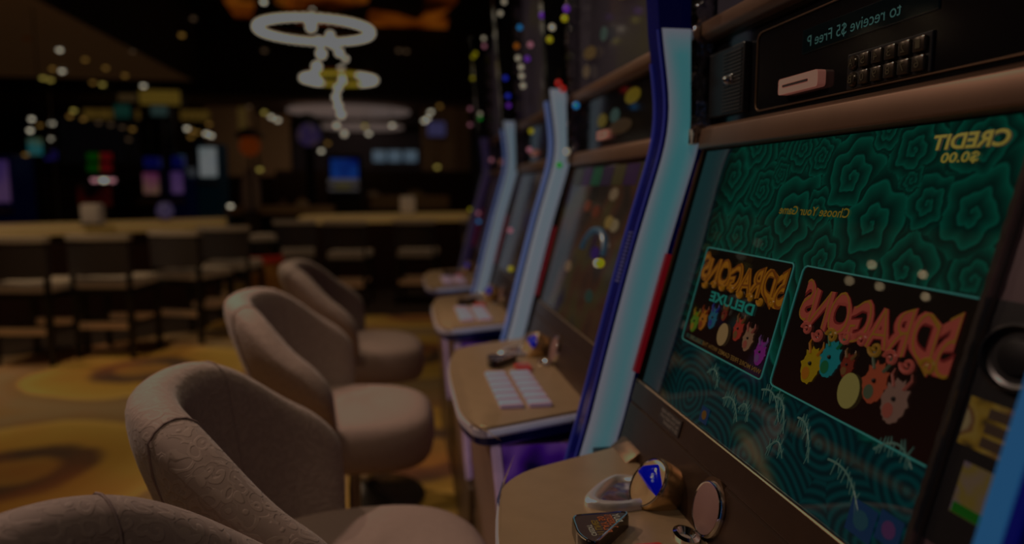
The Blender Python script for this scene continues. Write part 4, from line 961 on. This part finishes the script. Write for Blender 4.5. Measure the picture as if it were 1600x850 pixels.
# ------------------------------------------------------------------ bar stools
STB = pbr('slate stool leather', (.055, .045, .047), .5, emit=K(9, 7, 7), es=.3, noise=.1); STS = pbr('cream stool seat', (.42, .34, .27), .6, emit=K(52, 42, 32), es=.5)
STF = pbr('black stool frame', (.012, .01, .009), .4); STR = pbr('brass footrest painted glow', (.6, .42, .26), .35, .8, emit=K(60, 44, 30), es=.6)  # footrest emission paints in the light caught by the brass
def stool_proto():
    T = thing('bar_stool', 'x', 'stool', (0, 0, 0), 'slate backed stools along the bar counters')
    # faces +y, back toward camera at y = 0
    pr = []
    for i in range(9):
        t = -1 + i / 4; pr.append(t)
    mb = MB(); rings = []
    for t in pr:
        y = .05 * (1 - t * t) * -1; x = .21 * t
        rings.append([(x, y - .02, .60), (x, y - .03, .86), (x, y + .02, .87), (x, y + .025, .60)])
    mb.skin(rings); bk = mb.fin('backrest', STB, T, smooth=True)
    mb = MB(); mb.skin([[(.215 * t, -.05 * (1 - t * t) - .035, .845), (.215 * t, -.05 * (1 - t * t) - .035, .885), (.215 * t, -.05 * (1 - t * t) + .03, .885), (.215 * t, -.05 * (1 - t * t) + .03, .845)] for t in pr]); mb.fin('back_cap', STS, bk, smooth=True)
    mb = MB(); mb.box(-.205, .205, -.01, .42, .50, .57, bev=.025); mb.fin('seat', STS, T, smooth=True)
    mb = MB(); mb.box(-.2, .2, .0, .41, .46, .50); 
    for s in (-1, 1): mb.box(.195 * s - .012, .195 * s + .012, -.02, .015, .48, .86)
    mb.fin('seat_frame', STF, T)
    for sx in (-1, 1):
        for y in (.0, .39):
            mb = MB(); mb.skin([[(sx * .19 + a * w, y + b * w, z) for a, b in ((-1, -1), (1, -1), (1, 1), (-1, 1))] for z, w in ((0, .016), (.47, .02))]); mb.fin('leg', STF, T)
    for a, b in (((-.17, .0), (.17, .0)), ((-.17, .39), (.17, .39))):
        mb = MB(); mb.box(a[0], b[0], a[1] - .015, a[1] + .015, .215, .26); mb.fin('footrest', STR, T)
    for sx in (-1, 1):
        mb = MB(); mb.box(sx * .19 - .01, sx * .19 + .01, .01, .38, .225, .25); mb.fin('stretcher', STF, T)
    return T
st = stool_proto()
SL = [(38, 545, 5.15, 10, 'leftmost bar stool at the left bar counter'), (166, 541, 5.30, 8, 'second stool from the left at the left bar, under the napkin holder'), (282, 524, 5.75, 22, 'third stool from the left at the left bar counter'),
      (356, 505, 6.35, 6, 'fourth stool at the rounded right end of the left bar'), (466, 492, 7.45, -6, 'stool at the left end of the centre bar, behind the red banded bin'), (543, 500, 7.2, 8, 'stool in the middle of the centre bar counter'), (650, 497, 7.3, 10, 'stool at the centre bar under the white napkin holder'), (752, 492, 7.5, 10, 'stool at the right end of the centre bar, half behind slot machines')]
for i, (u, v, Y, rz, lab) in enumerate(SL):
    o = st if i == 0 else copy_tree(st)
    p = at(u, v, Y); o.location = (p.x, Y, 0); o.rotation_euler.z = radians(-rz); o['label'] = lab
# red banded bin
p = at(412, 400, 7.02); T = thing('round_bin', 'round drum bin with white lid, black band and red band beside the left bar', 'bin', (p.x, p.y, 0)); MT = Matrix.Translation((p.x, p.y, 0))
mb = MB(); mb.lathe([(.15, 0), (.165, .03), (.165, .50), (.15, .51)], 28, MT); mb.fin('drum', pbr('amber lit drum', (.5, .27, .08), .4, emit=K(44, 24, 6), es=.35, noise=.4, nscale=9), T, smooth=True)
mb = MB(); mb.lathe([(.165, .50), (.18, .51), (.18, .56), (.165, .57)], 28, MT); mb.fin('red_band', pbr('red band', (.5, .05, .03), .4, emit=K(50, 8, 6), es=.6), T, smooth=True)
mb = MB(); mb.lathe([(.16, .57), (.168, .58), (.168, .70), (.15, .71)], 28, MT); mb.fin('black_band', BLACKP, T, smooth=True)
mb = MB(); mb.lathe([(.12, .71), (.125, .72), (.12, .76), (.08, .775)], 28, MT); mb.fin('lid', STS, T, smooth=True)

# ------------------------------------------------------------------ machines, signs and fittings beyond the bars
def far_machine(u0, v0, u1, v1, Y, mat, lab, body=None, base=None, top=None, cat='slot machine', depth=.5):
    a, b = at(u0, v0, Y), at(u1, v1, Y); x0, x1, zt, zb = a.x, b.x, a.z, b.z
    T = thing('gaming_machine', lab, cat, ((x0 + x1) / 2, Y + depth / 2, 0))
    body = body or BLACKP; w = x1 - x0
    mb = MB(); mb.prism([(Y + .03, zb - .02), (Y + .03, zt + .06), (Y + depth, zt + .06), (Y + depth, .0), (Y - .0, .0), (Y - .0, zb - .3)], x0 - .04, x1 + .04, f=lambda q, r, s: (r, q, s), bev=.01); mb.fin('cabinet', body, T)
    mb = MB(); mb.box(x0, x1, Y, Y + .04, zb, zt, bev=.01); mb.fin('screen', mat, T)
    mb = MB(); mb.slab([(x0 - .03, Y - .18), (x1 + .03, Y - .18), (x1 + .03, Y + .05), (x0 - .03, Y + .05)], zb - .12, zb - .07, bev=.01); mb.fin('deck', BRONZE, T)
    if top:
        mb = MB(); mb.box(x0, x1, Y + .05, Y + .2, zt + .06, zt + .2, bev=.02); mb.fin('topper', top, T)
    return T
far_machine(-30, 250, 15, 316, 8.5, patches('violet screen', [K(10, 4, 60), K(50, 36, 66), K(66, 48, 66), K(24, 14, 80)], 2, 1), 'gaming machine with violet screen at the left edge behind the bar', NAVY)
far_machine(222, 270, 248, 303, 9.5, patches('rose screen', [K(30, 10, 50), K(70, 34, 56), K(78, 60, 44), K(60, 26, 66)], 3, 1), 'gaming machine with rose and gold screen behind the left bar', BLACKP, top=glow('blue topper', K(8, 10, 50), .9))
far_machine(266, 268, 286, 302, 9.7, patches('lavender screen', [K(12, 8, 66), K(52, 36, 66), K(60, 44, 70), K(16, 10, 80)], 3, 1), 'gaming machine with lavender screen beside the rose screened one', NAVY, top=glow('blue topper', K(8, 10, 50), .9))
far_machine(310, 230, 339, 276, 10.5, patches('white cyan screen', [K(40, 74, 88), K(82, 88, 88), K(90, 92, 92), K(30, 70, 90)], 1.5, 1), 'tall kiosk with bright white and cyan screen left of the lantern post', pbr('cyan lit body', (.01, .03, .04), .4, emit=K(2, 14, 18), es=.6), cat='kiosk')
T = far_machine(516, 248, 560, 280, 10.2, patches('royal blue screen', [K(4, 10, 40), K(6, 18, 66), K(16, 40, 86), K(8, 20, 80)], 2.5, 1), 'gaming machine with royal blue screen standing behind the centre bar', BLACKP)
a, b = at(513, 279, 10.1), at(561, 298, 10.1); mb = MB(); mb.box(a.x, b.x, 10.05, 10.12, b.z, a.z, bev=.01); q = mb.fin('lower_panel', glow('pale lower panel', K(56, 54, 54), .9), T)
a, b = at(524, 287, 10.04), at(548, 295, 10.04); mb = MB(); mb.box(a.x, b.x, 10.02, 10.06, b.z, a.z, bev=.006); mb.fin('yellow_mark', glow('yellow mark', K(60, 54, 8), .9), q)
# scoreboard with red and green squares, lamps and machine below it
Y = 11.; a, b = at(133, 236, Y), at(180, 272, Y); T = thing('scoreboard', 'scoreboard of green and red squares over the left bar', 'sign', ((a.x + b.x) / 2, Y, b.z))
mb = MB(); mb.box(a.x, b.x, Y, Y + .1, b.z, a.z); mb.box((a.x + b.x) / 2 - .04, (a.x + b.x) / 2 + .04, Y + .02, Y + .1, 0, b.z); mb.fin('board', BLACKP, T)
for i, (u, c) in enumerate(((136, K(6, 42, 4)), (156, K(62, 10, 12)))):
    for j in range(2):
        a, b = at(u, 239 + j * 17, Y), at(u + 20, 251 + j * 17, Y); mb = MB(); mb.box(a.x, b.x, Y - .02, Y, b.z, a.z, bev=.01); mb.fin('lit_square', glow('square %d' % i, c, .95, noise=.3), T)
for u, m in ((148, LP), (162, LW), (175, LP)): spot(u, 280, 10.8, m, {148: 'left pink globe under the scoreboard', 162: 'white globe in the middle under the scoreboard', 175: 'right pink globe under the scoreboard'}[u], None, .04)
far_machine(120, 292, 174, 322, 10.2, patches('ember screen', [K(2, 2, 2), K(6, 3, 3), K(36, 8, 6), K(44, 16, 6), K(34, 24, 4)], 2.2, .8), 'gaming machine with dim ember red screen under the scoreboard')
# lit sign box with cyan light below, black pillar box
def signbox(u0, v0, u1, v1, Y, mat, lab, name='light_box'):
    a, b = at(u0, v0, Y), at(u1, v1, Y); T = thing(name, lab, 'sign', ((a.x + b.x) / 2, Y, b.z))
    mb = MB(); mb.box(a.x, b.x, Y, Y + .15, b.z, a.z, bev=.02); mb.fin('lit_face', mat, T)
    mb = MB(); mb.box(a.x - .02, b.x + .02, Y + .03, Y + .2, b.z - .02, a.z + .02); name != 'television' and mb.box((a.x + b.x) / 2 - .02, (a.x + b.x) / 2 + .02, Y + .08, Y + .12, 0, b.z); mb.fin('housing', BLACKP, T); return T
signbox(216, 140, 281, 164, 10.95, glow('amber sign', K(72, 58, 22), .9, noise=.3, nscale=2), 'bright amber sign box hanging above the black column')
signbox(183, 146, 213, 158, 12, glow('soft amber sign', K(46, 36, 22), .9), 'small dim amber sign box left of the bright amber one')
signbox(177, 163, 203, 184, 11.8, glow('teal sign', K(16, 40, 34), .9, noise=.3), 'dim teal lit sign below the small amber sign')
signbox(234, 165, 261, 181, 10.6, glow('pale teal sign', K(34, 46, 44), .9, noise=.3), 'pale teal sign under the bright amber sign box')
signbox(668, 190, 696, 213, 14.82, glow('lavender television', K(44, 42, 66), .95), 'lavender television on the beige rear wall at the right', 'television')
signbox(41, 216, 66, 242, 10.2, patches('teal gold screen', [K(6, 40, 50), K(20, 66, 70), K(60, 58, 20), K(10, 50, 70)], 2.5, .95), 'teal and gold screen at the far left by the grey pole')
signbox(66, 234, 88, 250, 10.6, glow('violet screen b', K(22, 16, 60), .9), 'small violet screen right beside the grey pole')
signbox(277, 242, 290, 275, 10.9, glow('pale blue strip', K(40, 58, 66), .8), 'narrow pale blue lit panel left of the white kiosk')
for i, u in enumerate((582, 606, 631)): signbox(u, 235, u + 21, 253, 19.22, patches('pale blue screen', [K(30, 50, 70), K(62, 74, 84), K(70, 80, 88), K(20, 40, 60)], 1.8, .95), ['left', 'middle', 'right'][i] + ' one of three pale blue screens on the slate rear wall', 'television')
def post(u0, u1, v0, v1, Y, mat, lab, name='column', cat='column', z0=0):
    a, b = at(u0, v0, Y), at(u1, v1, Y); r = abs(b.x - a.x) / 2
    T = thing(name, lab, cat, ((a.x + b.x) / 2, Y, z0)); mb = MB(); mb.lathe([(r, z0), (r, a.z)], 20, Matrix.Translation(((a.x + b.x) / 2, Y, 0))); mb.fin('shaft', mat, T, smooth=True)
    mb = MB(); mb.lathe([(r * 1.25, z0), (r * 1.25, z0 + .08), (r, z0 + .1)], 20, Matrix.Translation(((a.x + b.x) / 2, Y, 0))); mb.fin('foot', BLACKP, T, smooth=True); return T
post(223, 277, 183, 300, 11.6, BLACKG, 'thick black column under the amber sign box')
post(78, 87, 142, 300, 9.2, pbr('grey pole', (.25, .22, .21), .4, .5), 'thin grey pole at the far left behind the bar', 'pole', 'pole')
p = at(58, 60, 8.0); post(46, 72, -60, 300, 8.0, BLACKP, 'tall black column at the far left reaching the ceiling')
a, b = at(34, -20, 9.5), at(47, 55, 9.5); mb = MB(); mb.box(a.x, b.x, 9.45, 9.5, b.z, min(a.z, 2.97), bev=.01); o = mb.fin('wall_sconce', glow('amber sconce', K(38, 18, 3), .8, noise=.4, nscale=4)); tag(o, 'tall dim amber light panel beside the black column top left', 'light')
# lantern post
p = at(390, 228, 9.0); T = thing('lantern_post', 'orange globe lantern with black cap on a thin post', 'lantern', (p.x, 9.0, 0)); MT = Matrix.Translation((p.x, 9.0, 0))
mb = MB(); mb.lathe([(.09, 0), (.1, .03), (.02, .06), (.018, p.z - .12)], 16, MT); mb.fin('post', BLACKP, T, smooth=True)
mb = MB(); mb.ball((p.x, 9.0, p.z), .125, 20); mb.fin('globe', glow('orange globe', K(60, 25, 5), 1.1), T, smooth=True)
mb = MB(); mb.lathe([(.16, p.z + .10), (.17, p.z + .12), (.10, p.z + .19), (.02, p.z + .22)], 20, MT); mb.fin('cap', BLACKP, T, smooth=True)
a, b = at(372, 168, 14), at(386, 203, 14); mb = MB(); mb.box(a.x, b.x, 13.95, 14.0, b.z, a.z, bev=.01); o = mb.fin('wall_sconce', glow('cream sconce', K(56, 44, 22), .9)); tag(o, 'upright cream wall light behind the orange lantern', 'light')
p = at(391, 285, 9.4); T = thing('pedestal_ornament', 'pale vase shaped ornament below the orange lantern', 'ornament', (p.x, p.y, 0)); MT = Matrix.Translation((p.x, p.y, 0))
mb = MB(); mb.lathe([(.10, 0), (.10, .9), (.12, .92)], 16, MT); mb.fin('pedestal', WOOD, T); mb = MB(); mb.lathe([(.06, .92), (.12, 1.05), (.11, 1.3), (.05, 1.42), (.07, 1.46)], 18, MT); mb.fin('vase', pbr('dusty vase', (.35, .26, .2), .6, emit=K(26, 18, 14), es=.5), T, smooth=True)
# round sign on dark post
p = at(483, 211, 10.5); T = thing('round_sign', 'round violet lit sign with black hood on a dark post', 'sign', (p.x, 10.5, 0)); MT = Matrix.Translation((p.x, 10.5, 0)); RY = Matrix.Rotation(pi / 2, 4, 'X')
mb = MB(); mb.lathe([(.06, 0), (.06, p.z - .15)], 14, MT); mb.fin('post', BLACKP, T, smooth=True)
mb = MB(); mb.lathe([(.16, 0), (.16, .06), (.13, .07)], 26, Matrix.Translation((p.x, 10.5, p.z)) @ RY); mb.fin('lit_disc', patches('violet disc', [K(14, 10, 40), K(36, 28, 52), K(48, 38, 40), K(12, 10, 50)], 5, .9), T, smooth=True)
mb = MB(); mb.lathe([(.20, 0), (.20, .1), (.1, .12)], 26, Matrix.Translation((p.x - .02, 10.56, p.z + .1)) @ RY); mb.fin('hood', BLACKP, T, smooth=True)
# back counter with bottles behind the centre bar
a, b = at(578, 306, 10.8), at(702, 330, 10.8)
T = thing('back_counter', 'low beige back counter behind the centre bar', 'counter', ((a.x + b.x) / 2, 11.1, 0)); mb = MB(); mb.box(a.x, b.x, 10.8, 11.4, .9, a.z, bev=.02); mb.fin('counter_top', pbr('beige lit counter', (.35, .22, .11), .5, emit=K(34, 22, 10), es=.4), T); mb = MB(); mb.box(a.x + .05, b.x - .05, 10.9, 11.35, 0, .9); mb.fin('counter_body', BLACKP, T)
CT = [at(352, 318, 9.6).z - .04, at(578, 306, 10.8).z]
a, b = at(352, 318, 9.6), at(520, 336, 9.6)
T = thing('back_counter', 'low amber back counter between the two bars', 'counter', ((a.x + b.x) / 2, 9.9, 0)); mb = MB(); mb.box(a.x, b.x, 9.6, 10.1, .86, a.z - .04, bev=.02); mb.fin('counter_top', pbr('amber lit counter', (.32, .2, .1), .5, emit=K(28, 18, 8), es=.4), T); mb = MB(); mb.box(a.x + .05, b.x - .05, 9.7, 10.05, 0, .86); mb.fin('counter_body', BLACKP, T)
for i, (u, v, w, h, Y, c, lab) in enumerate([(395, 320, 12, 30, 9.55, K(44, 32, 20), 'cream carafe on the amber back counter, left one'), (437, 316, 12, 26, 9.55, K(30, 18, 10), 'brown carafe on the amber back counter, middle one'), (468, 312, 22, 40, 9.55, K(44, 32, 20), 'wide cream carafe on the amber back counter, right one'), (583, 322, 20, 30, 10.7, K(44, 34, 24), 'pale jug on the beige back counter, left one'), (650, 318, 30, 14, 10.7, K(36, 26, 14), 'squat bowl on the beige back counter')]):
    p = at(u, v, Y); r = w / F * Y / 2; z0 = CT[0 if Y < 10 else 1] + .002; zt = max(p.z, z0 + .06)
    T = thing('carafe' if w < 30 else 'bowl', lab, 'vessel', (p.x, Y + .25, z0)); MT = Matrix.Translation((p.x, Y + .25, 0))
    mb = MB(); mb.lathe([(r * .7, z0), (r, z0 + (zt - z0) * .35), (r * .8, z0 + (zt - z0) * .7), (r * .4, zt)], 16, MT); mb.fin('body', glow('vessel %d' % i, c, .6, noise=.3), T, smooth=True)
    mb = MB(); mb.lathe([(r * .45, zt), (r * .5, zt + .02)], 16, MT); mb.fin('lip', BRASS, T, smooth=True)
# partition behind left machines
mb = MB(); mb.box(-7.5, -2.6, 12.2, 12.3, 0, 1.35); o = struct('wall_partition', mb, pbr('dark brown partition', (.05, .028, .016), .6, noise=.3, nscale=3))

# ------------------------------------------------------------------ lights
def area(name, loc, rot, size, energy, col, sy=None, spread=None):
    d = bpy.data.lights.new(name, 'AREA'); d.energy = energy; d.color = col; d.size = size
    if sy: d.shape = 'RECTANGLE'; d.size_y = sy
    if spread: d.spread = spread
    o = bpy.data.objects.new(name, d); COL.objects.link(o); o.location = loc; o.rotation_euler = rot; return o
def aim(o, t): o.rotation_euler = (Vector(t) - o.location).to_track_quat('-Z', 'Y').to_euler(); return o
WARM = (1, .74, .48)
def lamp(name, loc, tgt, energy, col, deg=90, blend=.8, r=.05):
    d = bpy.data.lights.new(name, 'SPOT'); d.energy = energy; d.color = col; d.spot_size = radians(deg); d.spot_blend = blend; d.shadow_soft_size = r
    o = bpy.data.objects.new(name, d); COL.objects.link(o); o.location = loc; return aim(o, tgt)
lamp('downlight_lamp', (-1.7, 2.2, 3.1), (-.2, 1.2, .7), 720, (1, .70, .55), 60)
lamp('downlight_lamp', (-1.4, 4.0, 3.1), (-.2, 2.4, .7), 460, (1, .74, .52), 60)
lamp('downlight_lamp', (-.5, -.3, 2.9), (.2, .8, .8), 110, (1, .78, .58), 70)
lamp('downlight_lamp', (-.7, 1.4, 3.0), (.25, 1.6, .8), 170, (1, .74, .46), 60)
lamp('downlight_lamp', (-.7, 3.0, 3.0), (.25, 2.8, .8), 120, (1, .74, .46), 60)
lamp('downlight_lamp', (-2.2, 4.4, 3.3), (-1.9, 4.2, 0), 520, (1, .74, .42), 100, .9)
lamp('downlight_lamp', (-3.0, 5.2, 2.9), (-3.0, 5.9, .6), 240, WARM, 110, .9)
lamp('downlight_lamp', (.0, 6.8, 3.4), (.0, 7.6, .6), 230, WARM, 100, .9)
aim(area('room_lamp', (-1.5, 14.6, 2.8), (0, 0, 0), 1, 60, WARM), (-1.5, 16.5, 1.0))
for y in (.62, 1.5, 2.35):
    d = bpy.data.lights.new('bar_glow_lamp', 'POINT'); d.energy = 1.1; d.color = (.12, .16, 1); d.shadow_soft_size = .03
    o = bpy.data.objects.new('bar_glow_lamp', d); COL.objects.link(o); o.location = (.22, y - .30 + .45, .70)
W = bpy.data.worlds.new('world'); SC.world = W; W.use_nodes = True
W.node_tree.nodes['Background'].inputs[0].default_value = (.5, .4, .42, 1); W.node_tree.nodes['Background'].inputs[1].default_value = .006

# ------------------------------------------------------------------ tone: the photograph is printed under a uniform dark veil
vs = SC.view_settings; vs.view_transform = 'Standard'; vs.look = 'None'; vs.exposure = 0; vs.gamma = 1
vs.use_curve_mapping = True
cm = vs.curve_mapping; cu = cm.curves[3]
cu.points[0].location = (0, 0); cu.points[1].location = (1, .135)
for q in cu.points: q.handle_type = 'VECTOR'
cm.extend = 'HORIZONTAL'; cm.update()
cy = SC.cycles
cy.use_denoising = True; cy.max_bounces = 6; cy.diffuse_bounces = 3; cy.glossy_bounces = 4; cy.sample_clamp_indirect = 3; cy.caustics_reflective = False; cy.caustics_refractive = False
